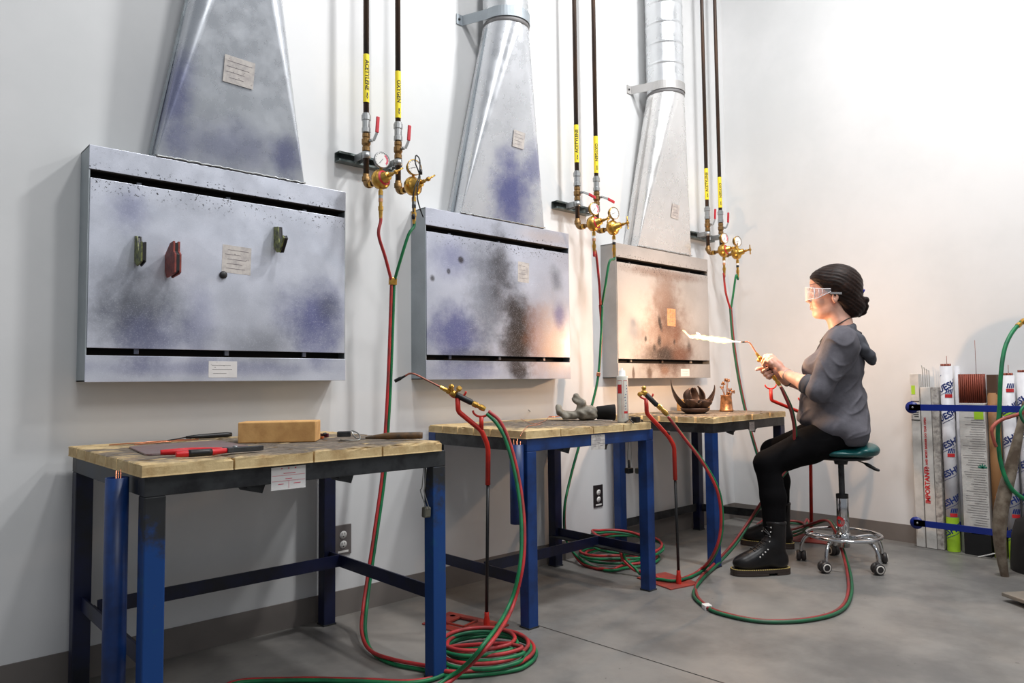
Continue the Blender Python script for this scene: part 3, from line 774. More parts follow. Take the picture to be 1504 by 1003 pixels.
cA += [((1.528, -0.670, 0.030), (.5,-.5,-.4)), ((1.457, -0.782, 0.012), (.9,-.3,0)), ((1.340, -0.779, 0.009), (.1,-1,0)), ((1.207, -0.636, 0.009), (0,-1,0)), ((1.070, -0.497, 0.009), (0,-1,0)), ((0.916, -0.393, 0.009), (-.3,-1,0)), ((0.834, -0.552, 0.009), (-1,0,0)), ((0.961, -0.845, 0.009), (0,1,0)), ((1.245, -0.882, 0.009), (.3,1,.2)),
       ((1.426, -0.869, 0.030), (-1,.3,.2)), ((1.452, -0.984, 0.140), (-1,.2,.3)), ((1.701, -0.820, 0.162), (-1,.1,.2)), ((1.767, -0.809, 0.286), (-1,0,0)), ((1.810, -0.776, 0.417), (-1,0,0)), ((1.836, -0.729, 0.555), (-1,0,0)), ((1.833, -0.682, 0.701), (-1,0,-.3)), ((1.815, -0.646, 0.784), (-.5,0,-1)), ((1.789, -0.611, 0.825), (-.4,0,-1), .75)]
twin('long twin hose coiled on the floor by the nearest bench, rising to the parked torch', 'twin_hose', cA, clips=((0, M_brass, .03),))

def stand(label, base, foot, zred, A_top, arm, fork2, rot, hole=True, back=0):
    """base: floor point of the stem; A_top: where the red bend starts; arm: points to the front cradle; fork2: rear cradle"""
    t = thing('torch_stand', label, 'stand', (foot[0], foot[1], 0), rot, 'torch holder stands')
    R_ = Matrix.Translation(DV((foot[0], foot[1], 0))) @ Matrix.Rotation(rot, 4, 'Z')
    L, W = base; th = .006
    mb = MB()
    X0, X1 = (-back, L - back) if back else (-L/2, L/2)
    if hole:
        x0, x1, y0, y1 = X0 + .085, X0 + .175, -.045, .045
        for lo, hi in (((X0,-W/2,0),(x0,W/2,th)), ((x1,-W/2,0),(X1,W/2,th)), ((x0,-W/2,0),(x1,y0,th)), ((x0,y1,0),(x1,W/2,th)), ((x0,y0,th),(x0+.007,y1,th+.008)), ((x1-.007,y0,th),(x1,y1,th+.008)), ((x0,y0,th),(x1,y0+.007,th+.008)), ((x0,y1-.007,th),(x1,y1,th+.008))): mb.box(lo, hi, 0, R_)
    else: mb.box((X0, -W/2, 0), (X1, W/2, th), 0, R_)
    mb.build('base_plate', M_dred, t, bevel=.0015)
    if hole:
        mb = MB()
        for x_, y_ in ((X0+.045, .05), (X0+.045,-.05), (.012, .055), (.012,-.055)): mb.lathe([(0,0),(.011,0),(.011,.0006)], R_ @ DV((x_ , y_, th)), n=16)
        mb.build('bolt_holes', M_slot, t)
    f = DV((foot[0], foot[1], th)); at_ = DV(A_top)
    mid = f.lerp(at_, (zred - th)/(at_.z - th))
    MB().lathe([(.012,0),(.012,.03),(.009,.045),(.009,.06),(.006,.062)], f, n=14).build('socket', M_red, t)
    MB().tube([f + DV((0,0,.05)), mid], .0065, 12).build('stem', M_blk if zred > .05 else M_red, t)
    pts = [mid] + [at_] + [DV(p) for p in arm]
    # rounded joints
    Q = [pts[0]]
    for k in range(1, len(pts) - 1):
        a, b_, c_ = pts[k-1], pts[k], pts[k+1]; rr = .012 if k > 1 else (.05 if hole else .018)
        rr = min(rr, (a-b_).length*.4, (c_-b_).length*.4)
        p0 = b_ + (a-b_).normalized()*rr; p1 = b_ + (c_-b_).normalized()*rr
        for s_ in range(5):
            u = s_/4; Q.append(p0.lerp(b_, u).lerp(b_.lerp(p1, u), u))
    Q.append(pts[-1])
    MB().tube(Q, .0098, 14).build('bent_arm', M_red, t)
    def cradle(p, nm='cradle'):
        pts = [DV(p) + DV((.024*math.cos(a), -.021*math.cos(a), .024 + .024*math.sin(a))) for a in [PI + PI*k/10 for k in range(11)]]
        mb = MB().tube(pts, .0042, 8)
        mb.build(nm, M_red, t)
    cradle(pts[-1])
    if fork2:
        a, b_ = fork2
        MB().tube([a, b_], .0085, 12).build('fork_post', M_red, t); cradle(b_)
    return t
def torch(label, pts, rear, valves, tip=True, group='welding torches', hot=False):
    """pts: tip..bend..nozzle root, then handle front, handle end, tail"""
    t = thing('welding_torch', label, 'torch', rear, 0, group)
    P_ = [DV(p) for p in pts]
    nose, bend, root, hf, hb, tail = P_
    ax = (tail - hf).normalized()
    if tip:
        MB().tube(cr([nose.lerp(bend,.12), nose.lerp(bend,.55), nose.lerp(bend,.88), bend.lerp(root,.14), bend.lerp(root,.5), root], 6), .0036, 10).build('mixing_tube', M_copper if hot else M_tubec, t)
        d = (bend - nose).normalized()
        MB().lathe([(0,0),(.0065,0),(.0068,.022),(.0045,.03),(.004,.045)] if not hot else [(0,0),(.003,0),(.0042,.02),(.004,.03)], nose, axis=d, n=14).build('tip_nozzle', M_blk, t)
        MB().lathe([(.004,-.03),(.0065,-.028),(.0085,-.012),(.0085,0),(.011,.002),(.011,.012),(.008,.014)], root.lerp(hf,.35), axis=ax, n=8, smooth=False).build('mixer_nut', M_brass, t)
    MB().lathe([(0,-.022),(.009,-.02),(.0125,-.008),(.0125,.004),(.009,.008)], hf, axis=ax, n=14).build('valve_body', M_brass, t)
    for v in valves:
        v = DV(v); d = (v - hf).normalized()
        o = MB().tube([hf, v], .0045, 10).build('valve_stem', M_brass, t)
        MB().lathe([(0,-.009),(.008,-.008),(.0105,-.003),(.0105,.005),(.007,.009),(0,.009)], v, axis=d, n=12, smooth=False).build('valve_knob', M_brass, t)
    mb = MB().lathe([(.009,0),(.0115,.004),(.0115,(hb-hf).length-.006),(.009,(hb-hf).length)], hf, axis=ax, n=14)
    mb.build('handle', M_blk, t)
    L = (tail - hb).length
    u = ax.orthogonal().normalized()
    MB().lathe([(.0095,0),(.0115,.004),(.0115,L*.35),(.009,L*.4),(.009,L*.55),(.0115,L*.58),(.0115,L*.8),(.0085,L)], hb, axis=ax, n=8, smooth=False).build('rear_connector', M_brass, t)
    return t
M_tubec = mat('heat_tinted_tube', srgb(120, 84, 70), .35, .6, nscale=30, col2=srgb(170, 96, 80))
D1 = 2.80
stand('red and black torch stand on a slotted base plate, left of the middle bench', (.295, .172), (1.827, -0.550, 0.000), (1.811, -0.584, 0.551)[2], (1.807, -0.591, 0.698),
      [(1.786, -0.577, 0.757), (1.719, -0.521, 0.830), (1.716, -0.522, 0.882)], ((1.786, -0.577, 0.757), (1.785, -0.579, 0.809)), -1.33, True, .25)
torch('unlit torch with a bent copper tube, on the stand left of the middle bench',
      [(1.538, -0.365, 0.947), (1.585, -0.410, 0.979), (1.673, -0.485, 0.919), (1.708, -0.516, 0.895), (1.758, -0.559, 0.861), (1.795, -0.591, 0.837)], (1.708, -0.516, 0.895), [(1.691, -0.516, 0.924), (1.694, -0.559, 0.916)])

# --- station by the middle bench
J2 = (2.988, -0.150, 1.347)
drop('red and green hoses meeting in front of the far hood side', E2a, E2b, J2, ([(2.883, -0.210, 1.614), (2.940, -0.180, 1.461), J2], [(2.979, -0.220, 1.569), (2.966, -0.200, 1.443), J2]))
c2 = (3.021, -0.227, 0.020)
BH = (-.8, -.6, 0)
cB = [(J2, (.8,-.6,0)), ((2.996, -0.140, 1.194), BH), ((2.979, -0.130, 0.974), BH), ((2.931, -0.120, 0.805), BH), ((2.836, -0.120, 0.620), BH), ((2.755, -0.120, 0.435), BH), ((2.690, -0.140, 0.290), BH), ((2.826, -0.026, 0.100), BH), ((2.803, -0.166, 0.012), (0,-1,0)), ((2.800, -0.334, 0.012), (0,-1,0))]
cB += ring(c2[0], c2[1], .20, .17, .012, .032, -130, 230, 14, .07, 4) + ring(c2[0]-.05, c2[1]+.02, .19, .15, .034, .056, 245, 590, 14, .06, 5) + ring(c2[0]+.06, c2[1], .20, .16, .058, .084, 600, 950, 14, .06, 6, (.02,.08)) + ring(c2[0]-.02, c2[1]+.02, .17, .14, .088, .11, 960, 1180, 9, .05, 7, (.02,.1))
cB += [((2.815, -0.384, 0.120), (.6,-.6,0)), ((2.825, -0.409, 0.070), (.6,-.6,0)), ((2.841, -0.490, 0.020), (0,-.8,-.3)), ((2.831, -0.613, 0.016), (0,-1,0)), ((2.888, -0.686, 0.016), (.2,-1,0)), ((3.106, -0.664, 0.020), (.6,-.7,0)), ((3.000, -0.810, 0.152), (1,-.2,0)), ((2.997, -0.844, 0.275), (1,0,0)), ((2.963, -0.852, 0.428), (1,0,0)), ((2.891, -0.824, 0.562), (.8,0,-.3)), ((2.805, -0.781, 0.682), (.7,0,-.5), 1.1), ((2.741, -0.744, 0.778), (.7,0,-.5), 1.1)]
twin('twin hose heaped in a coil under the middle bench, rising to the tipless torch', 'twin_hose', cB, clips=((2, M_copper, .02), (65, M_white, .035)), mats=(M_hred, M_hgrn))
stand('dusty torch stand with a plain square plate, between the middle and far benches', (.235, .18), (2.856, -0.700, 0.000), (2.808, -0.728, 0.485)[2], (2.799, -0.732, 0.640),
      [(2.780, -0.717, 0.683), (2.703, -0.655, 0.790), (2.699, -0.657, 0.855)], None, -1.78, False, .19)
MB().tube([(2.780, -0.717, 0.683), (2.777, -0.716, 0.708)], .0075, 10).build('broken_stub', M_blk, bpy.data.objects['torch_stand.001'])
torch('welding torch without its tip tube, resting on the stand between the middle and far benches',
      [(2.658, -0.677, 0.899)]*3 + [(2.663, -0.680, 0.880), (2.698, -0.721, 0.828), (2.722, -0.754, 0.782)], (2.663, -0.680, 0.880), [(2.658, -0.677, 0.905), (2.629, -0.676, 0.878)], tip=False)

# --- station near the corner
J3 = (4.216, -0.190, 1.403)
drop('red and green hoses crossing beside the far fume hood', E3a, E3b, J3, ([(4.096, -0.220, 1.610), (4.131, -0.210, 1.492), (4.223, -0.190, 1.390)], [(4.225, -0.230, 1.608), (4.228, -0.205, 1.491), (4.224, -0.185, 1.404)]))
M3 = (M_hmred, M_hmgrn)
cC = [(J3, (-1,0,0)), ((4.221, -0.200, 1.191), (-1,0,0)), ((4.247, -0.220, 0.928), (-1,0,0)), ((4.265, -0.260, 0.688), (-1,0,0)), ((4.299, -0.300, 0.472), (-1,0,0)), ((4.350, -0.340, 0.256), (-1,0,0)), ((4.417, -0.354, 0.100), (-1,0,0)), ((4.462, -0.258, 0.030), (0,-1,0))]
c3 = (4.136, -0.500, 0.020)
cC += ring(c3[0], c3[1], .30, .13, .02, .04, 100, 420, 12, .05, 8) + ring(c3[0]+.03, c3[1]-.02, .28, .12, .042, .060, 440, 700, 10, .05, 9)
cC += [((4.089, -0.715, 0.100), (0,-1,0)), ((3.939, -0.899, 0.175), (.3,-.9,0)), ((3.827, -0.992, 0.160), (1,0,0)), ((3.785, -1.040, 0.090), (1,0,0)), ((3.606, -1.151, 0.012), (1,0,0)), ((3.235, -1.314, 0.009), (1,-.2,0)), ((2.970, -1.383, 0.009), (.6,-.8,0)),
       ((2.774, -1.345, 0.009), (.1,-1,0)), ((2.638, -1.235, 0.009), (0,-1,0)), ((2.609, -1.091, 0.009), (-.3,-1,0)), ((2.641, -0.987, 0.009), (-.5,-.8,0)), ((2.754, -0.855, 0.009), (-1,-.2,0)), ((2.962, -0.743, 0.010), (.9,-.2,0)), ((3.245, -0.652, 0.020), (1,-.3,0)), ((3.452, -0.637, 0.090), (1,-.3,0)), ((3.611, -0.661, 0.220), (1,0,-.3)),
       ((3.392, -0.889, 0.409), (1,0,0)), ((3.475, -0.945, 0.523), (1,0,0)), ((3.466, -0.975, 0.659), (1,0,0)), ((3.403, -0.994, 0.779), (1,0,0)), ((3.326, -0.998, 0.869), (.8,0,-.3), .8), ((3.301, -0.992, 0.906), (.7,0,-.5), .75)]
twin('twin hose looping over the floor around the seated person, up to the lit torch', 'twin_hose', cC, mats=M3, r=.0068, clips=((42, M_white, .035),))
stand('all-red torch stand behind the seated person', (.22, .22), (4.209, -0.682, -0.000), .06, (4.078, -0.759, 0.645),
      [(4.032, -0.752, 0.739), (3.862, -0.643, 0.820), (3.857, -0.644, 0.885)], ((4.032, -0.752, 0.739), (4.028, -0.752, 0.809)), .3, False)

# ------------------------------------------------------------------ things lying on the benches
ZB = ZW + .0005
# nearest bench: loose fire brick
t = MB().box((-.122,-.055,0),(.122,.055,.066)).build('fire_brick', M_loose, bevel=.003)
t.location = (1.065, -.405, ZB); t.rotation_euler = (0,0,-.62)
tag(t, 'thick tan fire brick standing free on the nearest bench top', 'brick')
# steel plate
M_plate = mat('brushed_plate', srgb(150, 140, 140), .4, .55, nscale=22, col2=srgb(150, 110, 112), stretch=(1,5,1))
def rounded(pts, r, n=5):
    out = []; N = len(pts)
    for k in range(N):
        a, b_, c_ = [DV((*pts[(k+j) % N], 0)) for j in (-1, 0, 1)]
        p0 = b_ + (a-b_).normalized()*r; p1 = b_ + (c_-b_).normalized()*r
        for s_ in range(n):
            u = s_/(n-1); q_ = p0.lerp(b_, u).lerp(b_.lerp(p1, u), u); out.append((q_.x, q_.y))
    return out
pl = [(.60,-.60),(.90,-.56),(.92,-.24),(.64,-.27)]
t = MB().prism(rounded(pl[::1], .025), ZB, ZB + .004).build('steel_plate', M_plate)
tag(t, 'flat grey sheet steel plate with rounded corner on the nearest bench', 'plate')
t = thing('copper_rod', 'thin copper rods laid side by side at the back of the nearest bench', 'rod', (.75,-.10,ZB))
for a, b_ in (((.62,-.14),(.86,-.10)), ((.68,-.19),(.88,-.11)), ((.70,-.18),(.90,-.125))):
    MB().tube([(a[0],a[1],ZB+.002),(b_[0],b_[1],ZB+.003)], .0017, 7).build('rod', M_copper, t)
t = thing('tip_cleaner', 'dark tapered handle tool lying behind the rods on the nearest bench', 'tool', (.95,-.09,ZB))
MB().lathe([(0,0),(.0045,.002),(.008,.05),(.009,.12),(.0095,.15),(.007,.165),(0,.167)], (.86,-.115,ZB+.0105), axis=(.167,.02,0), n=12).build('handle', M_blk, t)
MB().tube([(.86,-.115,ZB+.0105),(.80,-.125,ZB+.004)], .002, 7).build('shaft', M_steel, t)
# pliers
M_plred = mat('red_grip', srgb(214, 26, 34), .35, var=.1)
t = thing('pliers', 'black jawed pliers with red grips at the front of the nearest bench', 'pliers', (.70,-.72,ZB))
piv = DV((.785,-.735,ZB+.012)); h1 = DV((.615,-.665,ZB+.012)); h2 = DV((.625,-.755,ZB+.012)); tp = DV((.875,-.72,ZB+.010))
mb = MB().prism([(-.012,-.012),(.02,-.013),(.075,-.004),(.088,0),(.075,.005),(.02,.014),(-.012,.012),(-.03,.016),(-.03,-.016)], -.007, .007, 0, frame(piv, tp - piv, (0,0,1)))
mb.build('jaws', M_steel, t, bevel=.002)
MB().lathe([(0,.007),(.007,.007),(.006,.010),(0,.010)], piv, n=12).build('rivet', M_zinc, t)
for h, md in ((h1, DV((.70,-.685,ZB+.012))), (h2, DV((.70,-.765,ZB+.012)))):
    pts = cr([piv + (md-piv)*.25, md, md.lerp(h,.6), h], 6)
    g = MB().tube(pts, [.0065 + .0025*math.sin(PI*min(1, k/len(pts)*1.1)) for k in range(len(pts))], 10).build('grip', M_plred, t)
    mid = pts[3:10] if h is h1 else pts[5:13]
    if h is h2: MB().tube([p + DV((0,0,.0006)) for p in mid], .0096, 10).build('grip_pad', M_blk, g)
# striker tool with dark wooden handle
M_dkwood = mat('charred_handle', srgb(60, 54, 44), .6, nscale=30, col2=srgb(110, 78, 44))
t = thing('spark_lighter', 'wire spark lighter and dark handled tool on the right end of the nearest bench', 'tool', (1.28,-.62,ZB))
M_wire = mat('bright_wire', srgb(150,150,146), .3, .8)
p0 = DV((1.235,-.56,ZB+.006))
MB().prism([(-.022,-.012),(.022,-.012),(.022,.012),(-.022,.012)], .012, .030, 0, Matrix.Translation((1.222,-.545,ZB)) @ Matrix.Rotation(-.6, 4, 'Z')).build('cup', M_steel, t, bevel=.003)
MB().tube(cr([(1.20,-.56,ZB+.004),(1.215,-.585,ZB+.003),(1.25,-.595,ZB+.003),(1.262,-.57,ZB+.02),(1.25,-.545,ZB+.03),(1.255,-.57,ZB+.006),(1.29,-.61,ZB+.006)], 6), .002, 7).build('spring_wire', M_wire, t)
MB().tube(cr([(1.27,-.60,ZB+.008),(1.31,-.635,ZB+.012),(1.35,-.675,ZB+.014),(1.41,-.725,ZB+.014)], 6), [.003+.0085*min(1,k/8) for k in range(18)] + [.010], 10).build('handle', M_dkwood, t)
t = thing('spring_clamp', 'small maroon clamp lying behind the loose brick on the nearest bench', 'clamp', (1.19,-.36,ZB))
M_maroon = mat('maroon_paint', srgb(84, 26, 44), .4)
MB().bar((1.16,-.33,ZB+.008),(1.235,-.415,ZB+.010), .012, .014).build('jaw', M_maroon, t, bevel=.002)
MB().bar((1.15,-.36,ZB+.005),(1.21,-.43,ZB+.005), .008, .008).build('jaw', M_copper, t, bevel=.001)
MB().bar((1.205,-.40,ZB+.0),(1.222,-.418,ZB+.018), .024, .006).build('hinge', M_steel, t, bevel=.001)
# weight hanging on a wire hook at the nearest bench's front right leg
t = thing('hanging_striker', 'grey metal striker block hanging on a bent wire inside the nearest bench right leg', 'tool', (1.40,-.745,.62))
a = (1.364, -0.795, 0.670); b_ = (1.362, -0.789, 0.610); c_ = (1.359, -0.785, 0.595); d_ = (1.375, -0.796, 0.538)
MB().tube(cr([a, b_, c_, d_], 6), .0016, 7).build('wire', M_wire, t)
MB().tube(cr([DV(a)+DV((.006,-.006,0)), DV(b_)+DV((.006,-.006,0)), DV(c_)+DV((.009,-.008,-.004)), DV(d_)+DV((.006,-.006,0))], 6), .0016, 7).build('wire', M_wire, t)
MB().cbox((1.380, -0.786, 0.528), (.026,.02,.034), 0, Matrix.Rotation(.05, 3, 'Y')).build('cup', mat('grey_cup', srgb(112,110,98), .4, .5), t, bevel=.005)
# magnets on the clean hood
M_mgreen = mat('worn_green_paint', srgb(128, 134, 72), .5, nscale=60, col2=srgb(40, 44, 34))
M_mred = mat('worn_red_paint', srgb(150, 66, 56), .55, nscale=50, col2=srgb(104, 46, 42))
M_mblk = mat('black_magnet', srgb(30, 28, 30), .45)
yF = -HD - .0035
def arrow_magnet(label, x, z, s, rot, m, w, shape):
    t = thing('welding_magnet', label, 'magnet', (x, yF, z), 0, None)
    T = Matrix.Translation((x, yF, z)) @ Matrix.Rotation(rot[0], 4, 'Z') @ Matrix.Rotation(rot[1], 4, 'Y') @ Matrix.Rotation(PI/2, 4, 'X')
    for k, (z0, z1, mm, sc, nm) in enumerate(((0, w*.3, m, 1, 'side_plate'), (w*.3, w*.7, M_mblk, .92, 'core'), (w*.7, w, m, 1, 'side_plate'))):
        MB().prism([(a*s*sc, b_*s*sc) for a, b_ in shape], z0, z1, 0, T @ Matrix.Translation((0,0,0))).build(nm, mm, t, bevel=.0008)
    return t
# plates stand proud of the hood, seen edge on: local z of the stack runs along the wall
def edge_magnet(label, x, z, prof, m, w):
    """prof is a yz outline (depth from hood, height), stacked along x"""
    t = thing('welding_magnet', label, 'magnet', (x, yF, z), 0)
    T = Matrix(((0,0,1,x),(-1,0,0,yF),(0,1,0,z),(0,0,0,1)))
    for z0, z1, mm, sc, nm in ((0, w*.28, m, 1, 'side_plate'), (w*.28, w*.72, M_mblk, .9, 'core'), (w*.72, w, M_mblk if m is M_mgreen else m, 1, 'side_plate')):
        MB().prism([(max(0, a), b_*sc) for a, b_ in prof][::-1], z0, z1, 0, T).build(nm, mm, t, bevel=.0006)
    return t
edge_magnet('small green and black V-shaped welding magnet, upper left on the clean hood', .690, 1.385, [(0,-.035),(.030,-.055),(.075,-.045),(.075,.02),(.060,.022),(.045,-.01),(.022,.045),(0,.05)], M_mgreen, .016)
edge_magnet('large brick-red arrow-shaped welding magnet on the clean hood', .785, 1.362, [(0,-.035),(.02,-.06),(.085,-.055),(.10,-.05),(.10,.01),(.085,.022),(.085,.055),(.05,.052),(0,.02)], M_mred, .022)
edge_magnet('small green and black V-shaped welding magnet, upper right on the clean hood', 1.168, 1.475, [(0,-.02),(.025,-.045),(.05,-.048),(.085,.0),(.075,.012),(.045,-.015),(.035,.05),(0,.055)], M_mgreen, .018)
t = MB().lathe([(0,0),(.013,0),(.0135,.006),(.011,.009),(0,.009)], (.981, yF, 1.331), axis=(0,-1,0), n=24).build('round_magnet', M_mblk)
tag(t, 'small round black magnet below the label on the clean hood', 'magnet')

# middle bench: leather glove
# (built with the figure, see below)
M_tube = mat('cartridge_white', srgb(226,222,210), .45, nscale=30)
t = thing('adhesive_cartridge', 'white caulk cartridge with red and blue print standing on the middle bench', 'cartridge', (2.60,-.60,ZB))
MB().lathe([(0,0),(.0245,0),(.0255,.004),(.0255,.205),(.024,.209),(.022,.209)], (2.60,-.60,ZB), n=32).build('barrel', M_tube, t)
MB().lathe([(.022,.207),(.015,.209),(.0145,.232),(.012,.234),(.005,.235),(.004,.244),(0,.245)], (2.60,-.60,ZB), n=24).build('nozzle_base', M_white, t)
def onc(cx, cy, r, a0, a1, z0, z1, m, nm, par, n=8):
    vs = []
    for k in range(n+1):
        a = a0 + (a1-a0)*k/n
        for z in (z0, z1): vs.append((cx + r*math.cos(a), cy + r*math.sin(a), z))
    return MB().add(vs, [(2*k, 2*k+2, 2*k+3, 2*k+1) for k in range(n)], 0, True).build(nm, m, par)
FA = math.atan2(-2.716+.6, -2.6)   # towards the room
M_bluei = mat('blue_print', srgb(26, 50, 120), .5); M_redi = mat('red_print', srgb(206, 44, 48), .5)
onc(2.60,-.60,.0258, FA-.9, FA-.15, ZB+.130, ZB+.170, M_redi, 'red_panel', t)
onc(2.60,-.60,.0258, FA+.25, FA+.95, ZB+.040, ZB+.050, M_redi, 'red_band', t)
def wrap_text(txt, cx, cy, r, ang, zc, size, m, nm, par, slant=0, vertical=True):
    cu = flat_text(txt, size, .006)
    for v in range(len(cu.v)):
        a_, b_, _ = cu.v[v]
        if vertical: th = ang - b_/r; z = zc + a_
        else: th = ang + (a_ - slant*0)/r; z = zc + b_ + slant*a_
        cu.v[v] = (cx + r*math.cos(th), cy + r*math.sin(th), z)
    if not vertical: pass
    return cu.build(nm, m, par)
for a_ in (-.95, -.1, .2, 1.0): onc(2.60,-.60,.0259, FA+a_-.02, FA+a_+.02, ZB+.02, ZB+.188, M_redi, 'border_line', t)
onc(2.60,-.60,.0259, FA-.95, FA-.1, ZB+.187, ZB+.189, M_redi, 'border_line', t); onc(2.60,-.60,.0259, FA+.2, FA+1.0, ZB+.187, ZB+.189, M_redi, 'border_line', t)
mbx = MB()
rnd = random.Random(4)
for k in range(9):
    a_ = FA + .3 + rnd.random()*.5; z_ = ZB + .058 + k*.013
    p = [(2.60 + .0260*math.cos(a_ + s_), -.60 + .0260*math.sin(a_ + s_), z_ + h_) for s_, h_ in ((0,0),(.22,0.001),(.22,.005),(0,.003))]
    mbx.add(p, [(0,1,2,3)])
mbx.build('blue_writing', M_bluei, t)
t = MB().cbox((0,0,.0125), (.03,.03,.025)).build('small_block', M_mblk, bevel=.003); t.location = (2.622,-.655, ZB)
tag(t, 'small black block in front of the caulk cartridge on the middle bench', 'block')
t = thing('scrap_wire', 'thin tangled copper wires and a black clip on the middle bench rear left', 'wire', (2.3,-.20,ZB))
W_ = [((2.488, -0.043, 0.756),(2.236, -0.393, 0.756),(2.424, -0.275, 0.756),(2.689, -0.039, 0.758)), ((2.566, 0.066, 0.760),(2.708, 0.124, 0.760),(2.839, 0.168, 0.765),(2.928, 0.166, 0.758)), ((1.692, -0.894, 0.757),(2.074, -0.528, 0.757),(2.166, -0.494, 0.757),(2.249, -0.439, 0.757))]
for w_ in W_: MB().tube(cr(w_, 8), .0014, 6).build('wire', M_copper, t)
MB().bar((2.709, 0.108, 0.764), (2.835, 0.196, 0.772), .008, .008).build('clip', M_blk, t, bevel=.001)
MB().tube([(2.507, -0.079, 0.800), (2.754, 0.145, 0.765)], .0015, 6).build('clip_pin', M_blk, t)
t = MB().tube(cr([(2.704, -0.025, 0.757), (2.720, -0.048, 0.757), (2.790, -0.020, 0.757)], 5), .003, 8).build('copper_scrap', M_copper); tag(t, 'short copper scrap rod behind the glove on the middle bench', 'rod')
t = thing('metal_scrap', 'dark twisted metal scraps at the right end of the middle bench', 'scrap', (2.663, -0.608, 0.753))
for k, (u, v) in enumerate((((2.542, -0.658, 0.757),(2.852, -0.480, 0.757)), ((2.922, -0.378, 0.758),(2.660, -0.664, 0.758)), ((2.697, -0.541, 0.762),(2.536, -0.709, 0.756)))): MB().tube(cr([u, (DV(u)+DV(v))/2 + DV((0,0,.006)), v], 4), .003, 7).build('strip', M_steel, t)
# two strikers hanging inside the middle bench
for k, (px_, lab) in enumerate((((2.665, -0.584, 0.656), 'black cup striker hanging on wires inside the middle bench, left of the pair'), ((2.700, -0.616, 0.655), 'grey cup striker hanging on wires inside the middle bench, right of the pair'))):
    t = thing('hanging_striker', lab, 'tool', px_, 0)
    top = DV(px_) + DV((0,0,.02)); bot = DV(px_) + DV((-.004,.004,-.115))
    MB().tube(cr([top + DV((-.006,0,0)), top.lerp(bot,.5) + DV((-.012,0,0)), bot + DV((-.008,0,.02))], 5), .0014, 6).build('wire', M_wire, t)
    MB().tube(cr([top + DV((.008,0,0)), top.lerp(bot,.5) + DV((.014,0,0)), bot + DV((.014,0,.02)), bot + DV((.010,0,0))], 5), .0014, 6).build('wire', M_wire, t)
    MB().cbox(bot + DV((0,0,-.012)), (.036,.026,.026)).build('cup', (M_blk, bpy.data.materials['grey_cup'])[k], t, bevel=.004)
    MB().lathe([(.006,0),(.005,.035),(0,.037)], bot, n=10).build('flint_post', (M_blk, M_dkblue)[k], t)

# far bench: lotus, cup of flowers, loose brick
M_rustm = mat('flame_darkened_steel', srgb(98, 78, 68), .45, .5, nscale=20, col2=srgb(60, 48, 44))
lc = DV((3.517, -0.369, 0.753))
t = thing('metal_lotus', 'dark sheet metal lotus flower with upturned petals on the far bench', 'sculpture', lc)
def petal(az, r0, L, W, rise, curl, twist=0):
    def fn(u, v):
        w = W * math.sin(PI*min(1, (v*.92+.04)))**.75 * (1 - .55*v) * 1.6
        x = (u - .5) * w; s_ = v*L
        r = r0 + s_*math.cos(rise*v**.8) ; h = .010 + s_*math.sin(rise*v**.8)*1.0 - curl*v*v*L
        h += (u-.5)**2*w*2.2; x2 = x + twist*v*v
        ca, sa = math.cos(az), math.sin(az)
        return (lc.x + r*ca - x2*sa, lc.y + r*sa + x2*ca, lc.z + max(.002, h))
    return MB().grid(fn, 8, 12).build('petal', M_rustm, t, solid=.0018)
L_ = DV((-.74,.67,0)); 
for az, r0, L, W, rise, curl, tw in ((2.40,.02,.19,.055,.95,-.10,0),(2.9,.01,.13,.06,1.45,0,.0),(.9,.0,.13,.065,1.5,0,0),(-.75,.02,.17,.06,1.0,.0,.0),(-.3,.01,.13,.05,1.35,-.1,.02),(-2.3,.0,.10,.09,.6,.1,0),(-1.5,.01,.11,.085,.55,.1,0),(-2.9,.01,.12,.07,.7,.1,0),(1.6,.0,.12,.07,1.2,0,0)):
    petal(az, r0, L, W, rise, curl, tw)
MB().lathe([(0,0),(.05,.0),(.075,.014),(.082,.03),(.078,.031),(.07,.016),(.0,.006)], lc, n=20).build('cup', M_rustm, t)
vc = DV((3.843, -0.368, 0.753))
M_cu2 = mat('scorched_copper', srgb(196, 140, 96), .4, .7, nscale=40, col2=srgb(120, 84, 60), bmp=.4, bscale=90)
t = thing('metal_vase', 'copper-toned metal vase holding small metal flowers on the far bench', 'sculpture', vc)
MB().lathe([(0,0),(.040,.0),(.041,.008),(.037,.012),(.034,.05),(.031,.088),(.033,.094),(.031,.096),(.029,.09),(0,.088)], vc, n=24).build('cup', M_cu2, t)
rnd = random.Random(3)
for k, (dx, dy, h) in enumerate(((-.012,.010,.165),(.004,0,.185),(.012,-.008,.18),(-.02,.015,.14),(.02,-.015,.125),(.03,-.028,.115))):
    b0 = vc + DV((dx*.4, dy*.4, .085)); e = vc + DV((dx, dy, h))
    MB().tube(cr([b0, b0.lerp(e,.5) + DV((rnd.uniform(-.006,.006), 0, 0)), e], 5), .0022, 7).build('flower_stem', M_cu2, t)
    mb = MB()
    for j in range(6):
        a = j*PI/3 + k; d = DV((math.cos(a)*.010, math.sin(a)*.006, .006*math.sin(a*2+k)))
        mb.sphere(e + d, .0068, 8, 0, (1,.7,.8))
    mb.build('flower_head', M_cu2, t)
mb = MB()
for j in range(5):
    a = j*1.3; p = vc + DV((.012+.012*math.cos(a), -.012+.008*math.sin(a), .104 + .006*math.sin(a*2))); mb.sphere(p, .011, 8, 0, (1.2,.7,.45))
mb.build('leaf_cluster', M_cu2, t)
t = MB().box((-.10,-.05,0),(.10,.05,.07)).build('fire_brick', M_loose, bevel=.003); t.location = (3.86,-.13,ZB); t.rotation_euler = (0,0,-.05)
tag(t, 'tan fire brick standing behind the metal lotus on the far bench', 'brick')
